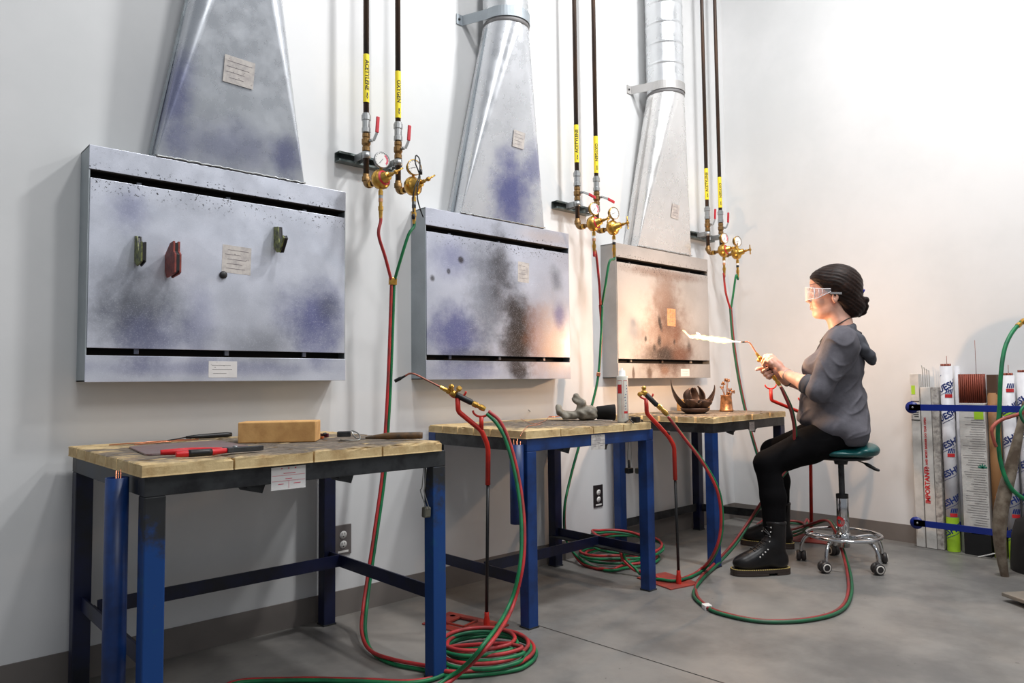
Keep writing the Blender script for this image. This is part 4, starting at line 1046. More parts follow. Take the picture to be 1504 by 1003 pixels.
# scraps tucked between the bench and brick
MB
# ------------------------------------------------------------------ rod rack on the back wall
XR = XB - .006
M_rail = mat('rack_blue', srgb(14, 40, 130), .4, var=.15)
for zt_, lab in ((.775, 'upper blue rack rail holding the filler rod packages to the back wall'), (.145, 'lower blue rack rail holding the filler rod packages to the back wall')):
    y0, y1 = -1.16, -2.1
    t = thing('rack_rail', lab, 'rail', (XR, y0, zt_), 0, 'blue rack rails')
    xo = XR - .145
    MB().box((xo-.006, y1, zt_-.017), (xo, y0-.03, zt_+.017)).build('front_bar', M_rail, t, bevel=.001)
    MB().box((XR-.012, y1, zt_-.03), (XR-.002, y0-.03, zt_+.01)).build('back_bar', M_rail, t, bevel=.001)
    e = MB().lathe([(0,0),(.033,0),(.033,.006),(0,.006)], (xo, y0-.045, zt_), axis=(-1,0,0), n=24)
    e.box((xo-.006, y0-.09, zt_-.017),(xo, y0-.04, zt_+.017)).box((xo, y0-.03,zt_-.017),(XR-.002,y0-.024,zt_+.017))
    e.build('end_plate', M_rail, t)
    MB().lathe([(0,0),(.006,0),(.005,.003),(0,.003)], (xo-.006, y0-.05, zt_), axis=(-1,0,0), n=10).build('screw', M_zinc, t)
M_card = mat('white_cardboard', srgb(214, 210, 204), .7, nscale=14, col2=srgb(192, 188, 182))
M_dcard = mat('scuffed_cardboard', srgb(196, 190, 182), .75, nscale=40, col2=srgb(132, 124, 120))
M_kraft = mat('kraft_tube', srgb(150, 106, 64), .7, nscale=5, col2=srgb(122, 84, 50), lo=.55, hi=.62)
M_rods = mat('copper_coated_rods', srgb(150, 72, 52), .45, .3, nscale=60, stretch=(8,8,.2), col2=srgb(96,46,34))
M_rust2 = mat('dark_rods', srgb(92, 66, 50), .6, .2, nscale=60, stretch=(8,8,.2))
M_lime = mat('lime_tape', srgb(170, 214, 50), .5, var=.1)
M_greenprint = mat('green_print', srgb(30, 130, 104), .6)
def lean(o, y, dx, tilt=0, xbase=None):
    o.location = (XR - dx, y, 0); 
def face_text(mb, txt, y, z, x, size, rot=0, mi=0, bold=0):
    """text on a face that looks toward -x; reads left to right as seen from the room"""
    T = Matrix.Translation((x, y, z)) @ Matrix(((0,0,-1,0),(-1,0,0,0),(0,1,0,0),(0,0,0,1))) @ Matrix.Rotation(rot, 4, 'Z')
    text_into(mb, txt, T, size, mi, .0003, bold=bold)
def rod_box(label, y, w, d, h, m, dx=.05, z0=0, name='rod_box', group=None):
    t = thing(name, label, 'package', (XR - dx, y, z0), 0, group)
    MB().box((XR - dx - d/2, y - w/2, z0 + .002), (XR - dx + d/2, y + w/2, z0 + h)).build('carton', m, t, bevel=.002)
    return t
def logo(mb, y, z, x, s, ang=.0):
    """four slanted bars over a red block, the maker's mark on the tubes"""
    for k in range(4):
        a = y + s*.5 - k*s*.27
        mb.add([(x, a, z), (x, a - s*.17, z), (x, a - s*.30, z + s*.6), (x, a - s*.13, z + s*.6)], [(0,1,2,3)], 0)
    mb.add([(x, y+s*.6, z - s*.5), (x, y-s*.5, z - s*.5), (x, y-s*.5, z-s*.05), (x, y+s*.6, z-s*.05)], [(0,1,2,3)], 1)
    for k in range(3):
        a = y + s*.4 - k*s*.35
        mb.add([(x-.0002, a, z - s*.38), (x-.0002, a - s*.18, z - s*.38), (x-.0002, a - s*.08, z-s*.14)], [(0,1,2)], 2)
def shield_tube(label, y, r, h, dx, off, sprayed, rods, tilt=0, lime=0):
    t = thing('rod_tube', label, 'tube', (XR - dx, y, 0), 0, 'white printed rod tubes')
    xc_ = XR - dx
    MB().lathe([(0,.002),(r,.002),(r,h),(r*.9,h),(r*.9,h-.01),(0,h-.01)], (xc_, y, 0), n=32).build('tube', M_tubewhite, t)
    if sprayed: MB().lathe([(r+.0006,.002),(r+.0006,sprayed)], (xc_, y, 0), n=32).build('painted_end', M_lime, t)
    if lime: MB().lathe([(r+.0006,lime),(r+.0006,lime+.035)], (xc_, y, 0), n=32).build('tape_band', M_lime, t)
    if rods:
        mb = MB()
        for k in range(7):
            a = k*.9; mb.tube([(xc_+math.cos(a)*r*.5, y+math.sin(a)*r*.6, h-.01), (xc_+math.cos(a)*r*.5, y+math.sin(a)*r*.6, h+.012)], .008, 7)
        mb.tube([(xc_, y-.005, h-.01), (xc_, y-.005, h+.055)], .0014, 6)
        mb.build('rod_ends', M_rods, t)
    # spiral printing BLUESHIELD wrapped on the tube
    mb = MB(); a0 = PI + .35
    z = off
    while z < h - .03:
        cu = flat_text('BLUESHIELD', .046, .008, .0014)
        for k in range(40): cu.add([(-.16+k*.008,-.027,0),(-.152+k*.008,-.027,0),(-.152+k*.008,-.0245,0),(-.16+k*.008,-.0245,0)], [(0,1,2,3)])
        for v in range(len(cu.v)):
            a_, b_, _ = cu.v[v]
            u = a_*math.cos(.48) - b_*math.sin(.48) + .02*math.sin(z*37); w2 = a_*math.sin(.48) + b_*math.cos(.48)
            th = a0 + u/(r + .001); cu.v[v] = (xc_ + (r+.0012)*math.cos(th), y + (r+.0012)*math.sin(th), z + w2)
        for f in cu.f:
            ps = [cu.v[i_] for i_ in f]
            if all(abs(math.atan2(-(p[0]-xc_)*0 + (p[1]-y), p[0]-xc_)) > 1.2 for p in ps) and max(p[2] for p in ps) < h - .004 and min(p[2] for p in ps) > .004: mb.add(ps, [tuple(range(len(ps)))], 0)
        z += .158
    z = off + .10
    while z < h - .06:
        for k in range(4):
            q = [(-.018+k*.009,0),(-.012+k*.009,0),(-.006+k*.009,.024),(-.012+k*.009,.024)]
            mb.add([(xc_+(r+.0014)*math.cos(a0+.25+u/r), y+(r+.0014)*math.sin(a0+.25+u/r), z+w2) for u, w2 in q], [(0,1,2,3)], 0)
        for j_ in range(6):
            q = [(-.020+j_*.006,-.021),(-.014+j_*.006,-.021),(-.014+j_*.006,-.003),(-.020+j_*.006,-.003)]
            mb.add([(xc_+(r+.0014)*math.cos(a0+.25+u/r), y+(r+.0014)*math.sin(a0+.25+u/r), z+w2) for u, w2 in q], [(0,1,2,3)], 1)
        z += .32
    mb.build('printing', [M_bluei, M_redi], t)
    return t
M_tubewhite = mat('printed_tube_white', srgb(222, 220, 222), .5, nscale=7, col2=srgb(204, 202, 206))
# leftmost: narrow box with lime dot and black line
t = rod_box('slim white box with a lime dot near its open top, leftmost on the rod rack', -1.197, .045, .045, .96, M_card, .05)
mb = MB(); x_ = XR - .0733
mb.box((x_-.0004,-1.2,.845),(x_,-1.18,.895),0)
mb.build('lime_dot', M_lime, t)
mb = MB()
for z_ in (.805,.70): mb.box((x_-.0005,-1.2195,z_),(x_,-1.1745,z_+.004))
for k in range(7): mb.box((x_-.0005,-1.214,.72+k*.011),(x_,-1.19+.004*(k%3),.724+k*.011))
mb.build('printed_lines', M_ink, t)
t = rod_box('white box printed IMPORTANT! in red with white rods sticking out of its top', -1.252, .052, .05, .885, M_card, .05)
mb = MB(); x_ = XR - .0757; face_text(mb, 'IMPORTANT!', -1.245, .345, x_, .034, PI/2, bold=.0012); face_text(mb, 'HEAT AND MOIST BARRIER DO TEAR OPEN', -1.245, .565, x_, .0155, PI/2, bold=.0005)
mb.build('red_lettering', M_redi, t)
mb = MB()
for dy in (-.015, -.004, .006, .018): mb.tube(cr([(XR-.05,-1.252+dy,.86),(XR-.05,-1.252+dy,.97),(XR-.05,-1.252+dy+.004,.99+dy)], 4), .0022, 6)
mb.build('white_rods', M_zinc, t)
t = rod_box('scuffed grey-speckled box standing right of the IMPORTANT! box', -1.298, .034, .05, .885, M_dcard, .05)
shield_tube('white BLUESHIELD tube with a lime-green painted foot and copper rods on top', -1.355, .031, 1.0, .055, .11, .185, True)
t = shield_tube('white tube half hidden between the lime-footed tube and the wide box', -1.4005, .0135, 1.0, .03, 2.0, 0, False)
t = rod_box('wide cream box with lime label and black base, copper rods at its top', -1.477, .122, .06, .80, M_card, .05)
mb = MB(); x_ = XR - .0807
mb.box((x_-.0004,-1.53,.715),(x_,-1.487,.790)); mb.build('lime_label', M_lime, t)
mb = MB().box((x_-.0006,-1.5395,.002),(x_,-1.4145,.115)).box((x_-.0006,-1.51,.112),(x_,-1.45,.13)); mb.box((x_,-1.5395,.002),(x_+.062,-1.5385,.115)); mb.build('black_base', M_blk, t)
mb = MB()
rnd = random.Random(5)
for k in range(46):
    z_ = .16 + k*.0125
    mb.box((x_-.0003,-1.535+rnd.random()*.012,z_),(x_,-1.425-rnd.random()*.05,z_+.0016))
mb.build('fine_print', M_grey_ink, t)
mb = MB()
for k in range(5):
    a = PI*(.1+k*.2); mb.bar((x_-.0005,-1.515,.46),(x_-.0005,-1.515+.022*math.cos(a),.46+.022*math.sin(a)), .006, .0004, up=(1,0,0))
mb.build('green_leaf_mark', M_greenprint, t)
mb = MB()
for k in range(12):
    for j in range(4): mb.tube([(XR-.075+j*.014,-1.422-k*.0098,.78),(XR-.075+j*.014,-1.422-k*.0098,.955-.006*((k*j)%3))], .0046, 6)
mb.tube([(XR-.06,-1.50,.9),(XR-.06,-1.50,1.135)], .0012, 6)
mb.build('rods', M_rods, t)
t = thing('rod_tube', 'plain brown kraft tube with dark rods showing at the top and an orange label', 'tube', (XR-.05,-1.572,0))
MB().lathe([(0,.002),(.028,.002),(.028,.855),(.025,.855),(0,.84)], (XR-.05,-1.572,0), n=28).build('tube', M_kraft, t)
MB().lathe([(.0286,.002),(.0286,.10)], (XR-.05,-1.572,0), n=28).build('painted_end', mat('faded_lime', srgb(150,160,50), .6), t)
MB().cbox((XR-.05,-1.572,.90),(.044,.046,.10)).build('rods', M_rust2, t, bevel=.002)
onc(XR-.05,-1.572,.0288,PI-.3,PI+.2,.20,.32, mat('orange_label', srgb(210,120,40), .6), 'orange_label', t)
shield_tube('white BLUESHIELD tube with a lime tape band and bright lime foot', -1.640, .030, .945, .055, .14, .12, True, lime=.735)
shield_tube('white BLUESHIELD tube just behind the green hose, without coloured foot', -1.712, .032, .96, .055, .03, 0, True, lime=.74)
t = rod_box('pale grey box behind the curved green hose on the rod rack', -1.775, .045, .04, .9, M_card, .04)
shield_tube('white tube at the right end of the rack, partly behind the cart', -1.845, .032, .985, .055, .08, 0, True)
rod_box('white carton at the photo edge behind the rusty cart', -1.91, .05, .05, .95, M_dcard, .05)

# ------------------------------------------------------------------ rusty cart with coiled green hose at the right edge
M_cart = mat('rusty_grey_steel', srgb(142, 130, 114), .6, .25, nscale=16, col2=srgb(96, 80, 66), bmp=.3, bscale=30)
M_darkc = mat('cart_black', srgb(30, 28, 28), .6)
M_salmon = mat('faded_red_paint', srgb(176, 84, 66), .5, nscale=30, col2=srgb(130, 66, 56))
D = 3.45
t = thing('hand_cart', 'rusty grey steel cart with curved frame and red handle at the right photo edge', 'cart', (3.640, -1.846, 0.000))
fr = [(4.109, -1.790, 0.820), (4.090, -1.760, 0.660), (4.066, -1.727, 0.500), (4.041, -1.690, 0.325), (4.038, -1.677, 0.181), (4.056, -1.682, 0.037), (4.081, -1.696, -0.082)]
MB().tube(cr(fr, 8), [.0125 + .018*math.sin(PI*k/48)**1.5 for k in range(49)], 14).build('curved_frame', M_cart, t)
MB().tube(cr([DV(p) + DV((.12,-.16,0)) for p in fr], 8), .018, 12).build('curved_frame', M_cart, t)
MB().box((-.02,-.24,.02),(.12,.02,.036), 0, Matrix.Translation((3.618, -1.811, 0.000)) @ Matrix.Rotation(-.6, 4, 'Z')).build('toe_plate', mat('toe_plate', srgb(150,140,128), .5, .4), t, bevel=.003)
MB().lathe([(.0,0),(.12,.0),(.14,.02),(.15,.12),(.14,.26),(.12,.33),(.06,.36),(0,.36)], DV((4.289, -1.805, -0.063)) + DV((0,0,-.03)), n=28).build('canister', M_darkc, t)
MB().tube(cr([(4.072, -1.807, 0.777), (4.026, -1.763, 0.758), (3.975, -1.715, 0.734), (3.950, -1.690, 0.696), (3.956, -1.692, 0.649), (3.967, -1.699, 0.614)], 6), [.0085]*20+[.007]*11, 10).build('handle', M_salmon, t)
wr = thing('white_rod', 'thin white rod lying aslant at the foot of the rod rack beside the cart', 'rod', (4.402, -1.481, 0.006))
MB().tube([(4.379, -1.487, 0.004), (4.430, -1.579, 0.035)], .003, 8).build('rod', M_white, wr)
t = thing('green_hose', 'green air hose with brass end arching down over the rod tubes at the right edge', 'hose', (4.158, -1.774, 1.111))
MB().tube(cr([(4.179, -1.802, 1.218), (4.125, -1.777, 1.188), (4.071, -1.752, 1.135), (4.029, -1.734, 1.061), (3.997, -1.724, 0.949), (3.996, -1.713, 0.806), (3.996, -1.701, 0.663), (4.009, -1.704, 0.535), (4.017, -1.730, 0.436), (4.060, -1.766, 0.378), (4.132, -1.828, 0.330)], 8), .0095, 12).build('hose', M_hgrn, t)
MB().tube(cr([(4.076, -1.813, 0.821), (4.037, -1.788, 0.784), (4.038, -1.787, 0.746), (4.069, -1.800, 0.720), (4.096, -1.827, 0.751)], 6), .006, 10).build('tie_loop', M_hgrn, t)
d_ = (DV((4.153, -1.790, 1.205)) - DV((4.118, -1.770, 1.178))).normalized()
MB().lathe([(.010,0),(.0125,.002),(.0125,.018),(.010,.02),(.010,.03),(.013,.031),(.013,.05),(.009,.052)], (4.114, -1.771, 1.178), axis=d_, n=8, smooth=False).build('brass_fitting', M_brass, t)

# ------------------------------------------------------------------ organic surfaces: distance fields meshed with surface nets
def v3(*a): return np.array(a, dtype=np.float64)
def cap(a, b, ra, rb=None, k=.02, op='+'): return ('cap', v3(*a), v3(*b), ra, ra if rb is None else rb, k, op)
def ell(c, r, k=.02, op='+', rot=None):
    """rot: (axis angles in degrees) applied xyz"""
    R_ = np.eye(3)
    if rot is not None:
        e = Matrix.Rotation(math.radians(rot[2]), 3, 'Z') @ Matrix.Rotation(math.radians(rot[1]), 3, 'Y') @ Matrix.Rotation(math.radians(rot[0]), 3, 'X')
        R_ = np.array(e)
    return ('ell', v3(*c), v3(*r), R_, None, k, op)
def chain(pts, rs, k=.01, op='+'): return [cap(pts[i], pts[i+1], rs[i], rs[i+1], k, op) for i in range(len(pts)-1)]
def half(p, n, k=.01):
    n = v3(*n); return ('half', v3(*p), n/np.linalg.norm(n), None, None, k, 'x')      # keep the side n points away from
def p_eval(p, X):
    if p[0] == 'cap':
        a, b, ra, rb = p[1:5]; ab = b - a; L2 = max(ab @ ab, 1e-12)
        t = np.clip(((X - a) @ ab)/L2, 0, 1)
        return np.sqrt(((X - a - t[:, None]*ab)**2).sum(1)) - (ra + (rb - ra)*t)
    if p[0] == 'ell':
        Y = (X - p[1]) @ p[3]; q = Y/p[2]; k0 = np.sqrt((q*q).sum(1)) + 1e-9; q2 = Y/(p[2]**2); k1 = np.sqrt((q2*q2).sum(1)) + 1e-9
        return k0*(k0 - 1)/k1
    if p[0] == 'half': return (X - p[1]) @ p[2]
def p_far(p, c, R_):
    """lower bound test: is the primitive too far from the block to matter"""
    if p[0] == 'half': return False
    if p[0] == 'cap':
        d = p_eval(p, c[None])[0]
    else: d = np.linalg.norm(c - p[1]) - max(p[2])
    return d > R_ + p[5]*1.5 + .01
def field(prims, X):
    d = np.full(len(X), .2)
    for p in prims:
        e = p_eval(p, X); k = p[5]
        if p[6] == '+':
            h = np.clip(.5 + .5*(d - e)/k, 0, 1); d = d*(1-h) + e*h - k*h*(1-h)
        elif p[6] == '-':
            h = np.clip(.5 - .5*(d + e)/k, 0, 1); d = d*(1-h) - e*h + k*h*(1-h)
        else:
            h = np.clip(.5 - .5*(d - e)/k, 0, 1); d = d*(1-h) + e*h + k*h*(1-h)
    return d
def sdf_mesh(name, prims, h, mats, parent, disp=None, B=16):
    lo = np.full(3, 9.); hi = np.full(3, -9.)
    for p in prims:
        if p[6] != '+': continue
        if p[0] == 'cap':
            for q, r in ((p[1], p[3]), (p[2], p[4])): lo = np.minimum(lo, q - r); hi = np.maximum(hi, q + r)
        else: lo = np.minimum(lo, p[1] - max(p[2])); hi = np.maximum(hi, p[1] + max(p[2]))
    lo -= .03; hi += .03
    nb = np.ceil((hi - lo)/(B*h)).astype(int)
    keys = []; verts = []; quads = []
    S = 1 << 20
    ax = np.arange(-1, B + 1)
    G = np.stack(np.meshgrid(ax, ax, ax, indexing='ij'), -1).reshape(-1, 3)
    n = B + 2
    R_ = B*h*.9
    for bi in range(nb[0]):
        for bj in range(nb[1]):
            for bk in range(nb[2]):
                c = lo + (np.array([bi, bj, bk]) + .5)*B*h
                pr = [p for p in prims if not p_far(p, c, R_)]
                if not any(p[6] == '+' for p in pr): continue
                dc = field(pr, c[None])[0]
                if abs(dc) > R_ + .035: continue
                g0 = np.array([bi, bj, bk])*B
                X = lo + (G + g0)*h
                d = field(pr, X)
                if disp is not None: d = d + disp(X)
                d = d.reshape(n, n, n)
                ins = d < 0
                if ins.all() or not ins.any(): continue
                # cells: n-1 per axis, cell (i,j,k) spans samples i..i+1
                cs = np.zeros((n-1, n-1, n-1), int)
                for a in (0, 1):
                    for b_ in (0, 1):
                        for c_ in (0, 1): cs += ins[a:n-1+a, b_:n-1+b_, c_:n-1+c_]
                act = (cs > 0) & (cs < 8)
                ci = np.argwhere(act)
                if len(ci) == 0: continue
                acc = np.zeros((len(ci), 3)); cnt = np.zeros(len(ci))
                cor = [(a, b_, c_) for a in (0,1) for b_ in (0,1) for c_ in (0,1)]
                for a in cor:
                    for axs in range(3):
                        if a[axs]: continue
                        b_ = list(a); b_[axs] = 1
                        da = d[ci[:,0]+a[0], ci[:,1]+a[1], ci[:,2]+a[2]]; db = d[ci[:,0]+b_[0], ci[:,1]+b_[1], ci[:,2]+b_[2]]
                        m = (da < 0) != (db < 0)
                        t = np.where(m, da/np.where(m, da - db, 1), 0)
                        pt = np.array(a)[None] + np.zeros((len(ci), 3)); pt[:, axs] += t
                        acc[m] += pt[m]; cnt[m] += 1
                gi = ci - 1 + g0
                verts.append(lo + (gi + acc/cnt[:, None])*h)
                keys.append((gi[:,0]*2048 + gi[:,1])*2048 + gi[:,2])
                for axs in range(3):
                    u, w = [(1,2),(2,0),(0,1)][axs]
                    # grid edges from sample s to s+axis, s in 1..B (owned)
                    sl = [slice(1, B+1)]*3
                    A_ = ins[tuple(sl)]; sl2 = list(sl); sl2[axs] = slice(2, B+2); B_ = ins[tuple(sl2)]
                    e = np.argwhere(A_ != B_) + 1
                    if len(e) == 0: continue
                    flip = ins[e[:,0], e[:,1], e[:,2]]
                    def key(du, dw):
                        q = e.copy(); q[:, u] += du; q[:, w] += dw; q = q - 1 + g0
                        return (q[:,0]*2048 + q[:,1])*2048 + q[:,2]
                    k00, k10, k11, k01 = key(-1,-1), key(0,-1), key(0,0), key(-1,0)
                    Q = np.stack([k00, k10, k11, k01], 1); Q[~flip] = Q[~flip][:, ::-1]
                    quads.append(Q)
    keys = np.concatenate(keys); verts = np.concatenate(verts); quads = np.concatenate(quads)
    uk, idx = np.unique(keys, return_index=True); V = verts[idx]
    f = np.searchsorted(uk, quads); f = np.clip(f, 0, len(uk)-1)
    ok = (uk[f] == quads).all(1); f = f[ok]
    me = bpy.data.meshes.new(name)
    me.vertices.add(len(V)); me.vertices.foreach_set('co', V.ravel())
    me.loops.add(len(f)*4); me.loops.foreach_set('vertex_index', f.ravel())
    me.polygons.add(len(f)); me.polygons.foreach_set('loop_start', np.arange(len(f))*4)
    try: me.polygons.foreach_set('loop_total', np.full(len(f), 4))
    except Exception: pass
    me.update(calc_edges=True)
    me.polygons.foreach_set('use_smooth', np.ones(len(f), bool))
    for m in (mats if isinstance(mats, (list, tuple)) else [mats]): me.materials.append(m)
    me.validate()
    o = bpy.data.objects.new(name, me); C.objects.link(o)
    if parent is not None: o.parent = parent
    return o
def kid(mb, name, m, parent, **kw):
    """piece modelled directly in the parent's own frame"""
    o = mb.build(name, m, None, **kw); o.parent = parent; return o

# ------------------------------------------------------------------ seated person
# frame of the figure: x = forward, y = her left (towards the room), z = up
POX, POY = 3.76, -1.08
PROT = math.radians(113.51)
def skin_mat():
    m, nt, b = nodes('skin')
    c = mixc(nt, srgb(226, 176, 154), srgb(206, 146, 124), ramp(nt, noise(nt, 14, 3, .5, pos(nt, True)), .4, .7))
    nt.links.new(c, b.inputs['Base Color']); b.inputs['Roughness'].default_value = .5
    b.inputs['Subsurface Weight'].default_value = .12; b.inputs['Subsurface Radius'].default_value = (.01, .004, .002)
    return m
M_skin = skin_mat()
M_shirt = mat('grey_jersey', srgb(94, 92, 99), .9, nscale=22, col2=srgb(82, 80, 87), bmp=.25, bscale=160)
M_shirtd = mat('grey_jersey_dark', srgb(76, 77, 84), .9, nscale=22, bmp=.2, bscale=160)
M_legs = mat('black_leggings', srgb(9, 8, 10), .9, nscale=20, spec=.12)
M_boot = mat('black_boot_leather', srgb(16, 15, 17), .34, nscale=14, col2=srgb(26, 23, 23), bmp=.1, spec=.35)
M_sole = mat('dark_brown_sole', srgb(52, 40, 34), .5)
M_stitch = mat('yellow_stitching', srgb(214, 190, 110), .6)
M_hair, nt, b = nodes('dark_brown_hair')
hp = pos(nt, True)
st_ = noise(nt, 26, 4, .6, hp, stretch=(1, 9, 5), dist=.6)
nt.links.new(mixc(nt, srgb(24, 13, 9), srgb(52, 31, 22), ramp(nt, st_, .4, .75)), b.inputs['Base Color'])
b.inputs['Roughness'].default_value = .5; b.inputs['Specular IOR Level'].default_value = .22
bump(nt, b, st_, .5, .003)
t = thing('person', 'seated person in grey hooded top, black leggings and boots, holding the lit torch', 'person', (POX, POY, 0), PROT)
PER = t
SH = 1.12
# ---- body
B_ = []
B_ += [ell((.012,0,1.418), (.106,.080,.098), .02), ell((.052,0,1.350), (.072,.060,.085), .03), ell((.085,0,1.285), (.034,.034,.030), .03),
       ell((.045,0,1.283), (.062,.052,.026), .03, rot=(0,12,0)), ell((.095,0,1.440), (.034,.056,.036), .03)]
# brow, nose, lips, chin
B_ += [cap((.116,-.034,1.402), (.116,.034,1.402), .012, None, .018)]
B_ += chain([(.122,0,1.392), (.134,0,1.362), (.141,0,1.344)], [.007,.008,.0095], .008)
B_ += [ell((.131,.010,1.337), (.009,.006,.006), .006), ell((.131,-.010,1.337), (.009,.006,.006), .006)]
B_ += [ell((.114,.033,1.383), (.014,.017,.012), .012, '-'), ell((.114,-.033,1.383), (.014,.017,.012), .012, '-')]
B_ += [ell((.108,.033,1.383), (.013,.015,.010), .004), ell((.108,-.033,1.383), (.013,.015,.010), .004)]
B_ += [ell((.092,.036,1.335), (.026,.020,.024), .02), ell((.092,-.036,1.335), (.026,.020,.024), .02)]
B_ += [ell((.118,0,1.322), (.015,.018,.013), .010), ell((.120,0,1.313), (.014,.022,.007), .006), ell((.120,0,1.301), (.013,.020,.0075), .005), cap((.1345,-.016,1.3075), (.1345,.016,1.3075), .0014, None, .003, '-')]
B_ += [ell((.106,0,1.271), (.014,.018,.014), .015)]
for s in (1, -1):
    B_ += [ell((.010,.078*s,1.352), (.017,.007,.028), .006, rot=(0,-12,0)), ell((.014,.083*s,1.354), (.008,.005,.015), .004, '-'), ell((.012,.076*s,1.329), (.008,.006,.009), .005)]
B_ += chain([(-.022,0,1.14), (-.008,0,1.22), (.008,0,1.31)], [.062,.052,.055], .03)
B_ += [ell((-.005,0,1.02), (.09,.145,.15), .05), cap((-.01,-.135,1.12), (-.01,.135,1.12), .048, None, .05), ell((.03,0,.82), (.125,.145,.16), .05), ell((-.01,0,.70), (.10,.17,.09), .05)]
hipL, kneeL, ankL = (-.0,.085,.675), (.345,.245,.520), (.315,.305,.10)
hipR, kneeR, ankR = (-.0,-.085,.675), (.36,-.27,.535), (.33,-.285,.10)
for hp_, kn, an in ((hipL, kneeL, ankL), (hipR, kneeR, ankR)):
    B_ += [cap(hp_, kn, .075, .054, .03), cap(kn, an, .050, .036, .02)]
shL, elL, wrL = (-.008,.175,1.105), (.098,.225,.885), (.252,.105,.962)
shR, elR, wrR = (-.005,-.170,1.105), (.115,-.225,.885), (.268,-.062,.935)
for s_, e_, w_ in ((shL, elL, wrL), (shR, elR, wrR)):
    m_ = tuple(e_[i]*.62 + w_[i]*.38 for i in range(3))
    B_ += [cap(s_, e_, .050, .042, .03), cap(e_, m_, .040, .041, .02), cap(m_, w_, .040, .0255, .015)]
# torch axis in this frame
hfT, hbT = v3(.377,.03,1.037), v3(.324,.03,.956)
# right (far) hand closed round the handle: palm on the far side, fingers come round the front
pc = (hfT*.35 + hbT*.65) + v3(-.004,-.028,-.006)
axT = (hbT - hfT)/np.linalg.norm(hbT - hfT)
B_ += [cap(wrR, tuple(pc + v3(-.022,-.004,0)), .025, .024, .02)]
B_ += [cap(tuple(pc - axT*.026 + v3(-.006,0,0)), tuple(pc + axT*.024 + v3(-.006,0,0)), .0175, .0165, .014)]
fwd = v3(.845,0,-.53)      # across the handle, forwards
for k, (off, ln, spread) in enumerate(((-.033,1.15,.012), (-.012,1.06,.0), (.008,1.0,0), (.026,.86,0))):
    base = pc + axT*off + v3(.004,-.004,0)
    c_ = hfT*.35 + hbT*.65 + axT*off
    p1 = base + fwd*.020 + v3(0,-.004,0)
    p2 = c_ + fwd*.030*ln + v3(0,.004,0)
    p3 = c_ + fwd*.020*ln + v3(0,.025,0)
    p4 = c_ - fwd*.004 + v3(0,.027,0)
    if k == 0: p2 = c_ + fwd*.032; p3 = p2 + v3(.010,.016,-.001); p4 = p3 + v3(.004,.016,-.004)
    B_ += chain([tuple(base), tuple(p1), tuple(p2), tuple(p3), tuple(p4)], [.0100,.0098,.0092,.0086,.0076], .0035)
th0 = pc - axT*.02 + v3(-.016,.004,.004)
B_ += chain([tuple(th0), tuple(th0 + v3(-.006,.026,.008)), tuple(th0 + v3(.004,.044,.022)), tuple(th0 + v3(.016,.046,.038))], [.013,.0115,.0102,.0088], .004)
# left (near) hand over the valve: back of the hand up and outwards, fingers bent down onto the knob
pl = v3(.300,.085,1.012)
B_ += [cap(wrL, tuple(pl), .0245, .021, .02), cap((.288,.098,1.000), (.322,.082,1.036), .0185, .0165, .014), cap((.286,.070,1.012), (.318,.056,1.046), .0175, .0155, .014)]
mc = [v3(.334,.094,1.030), v3(.336,.078,1.046), v3(.333,.060,1.056), v3(.324,.043,1.060)]
for k, (m_, ln) in enumerate(zip(mc, (.82, 1.0, 1.05, .95))):
    p1 = m_ + v3(.024,-.012,.004)*ln; p2 = p1 + v3(.012,-.012,-.020)*ln; p3 = p2 + v3(-.002,-.008,-.017)*ln
    B_ += chain([tuple(m_ + v3(-.012,.004,-.010)), tuple(m_), tuple(p1), tuple(p2), tuple(p3)], [.0105,.0105,.0094,.0086,.0074], .0035)
th = v3(.292,.055,1.005)
B_ += chain([tuple(th), tuple(th + v3(.022,-.010,-.002)), tuple(th + v3(.045,-.010,.006)), tuple(th + v3(.062,-.012,.014))], [.014,.0118,.0102,.0086], .005)
body = sdf_mesh('body', B_, .0032, M_skin, PER)
M_lip = mat('lips', srgb(176, 84, 76), .4)
lp = sdf_mesh('lips', [ell((.1215,0,1.3125), (.0135,.019,.0052), .003), ell((.1213,0,1.3015), (.0128,.017,.0058), .003), cap((.136,-.016,1.3072), (.136,.016,1.3072), .0012, None, .002, '-')], .0016, M_lip, PER)
for s in (1, -1):
    e_ = kid(MB().sphere((.1115,.033*s,1.3825), .0105, 14, 0, (1,1,1)), 'eye', M_white, PER)
    kid(MB().sphere((.1185,.033*s,1.3815), .0046, 12), 'iris', M_blk, e_)
    kid(MB().tube([(.1165,.020*s,1.389),(.1215,.033*s,1.3905),(.1135,.046*s,1.387)], .0013, 6), 'eyelashes', M_blk, PER)
    kid(MB().tube(cr([(.131,.012*s,1.402),(.130,.030*s,1.409),(.117,.050*s,1.402)], 5), [.0022]*6+[.0030]*4+[.0014], 8), 'eyebrow', M_hair, PER)
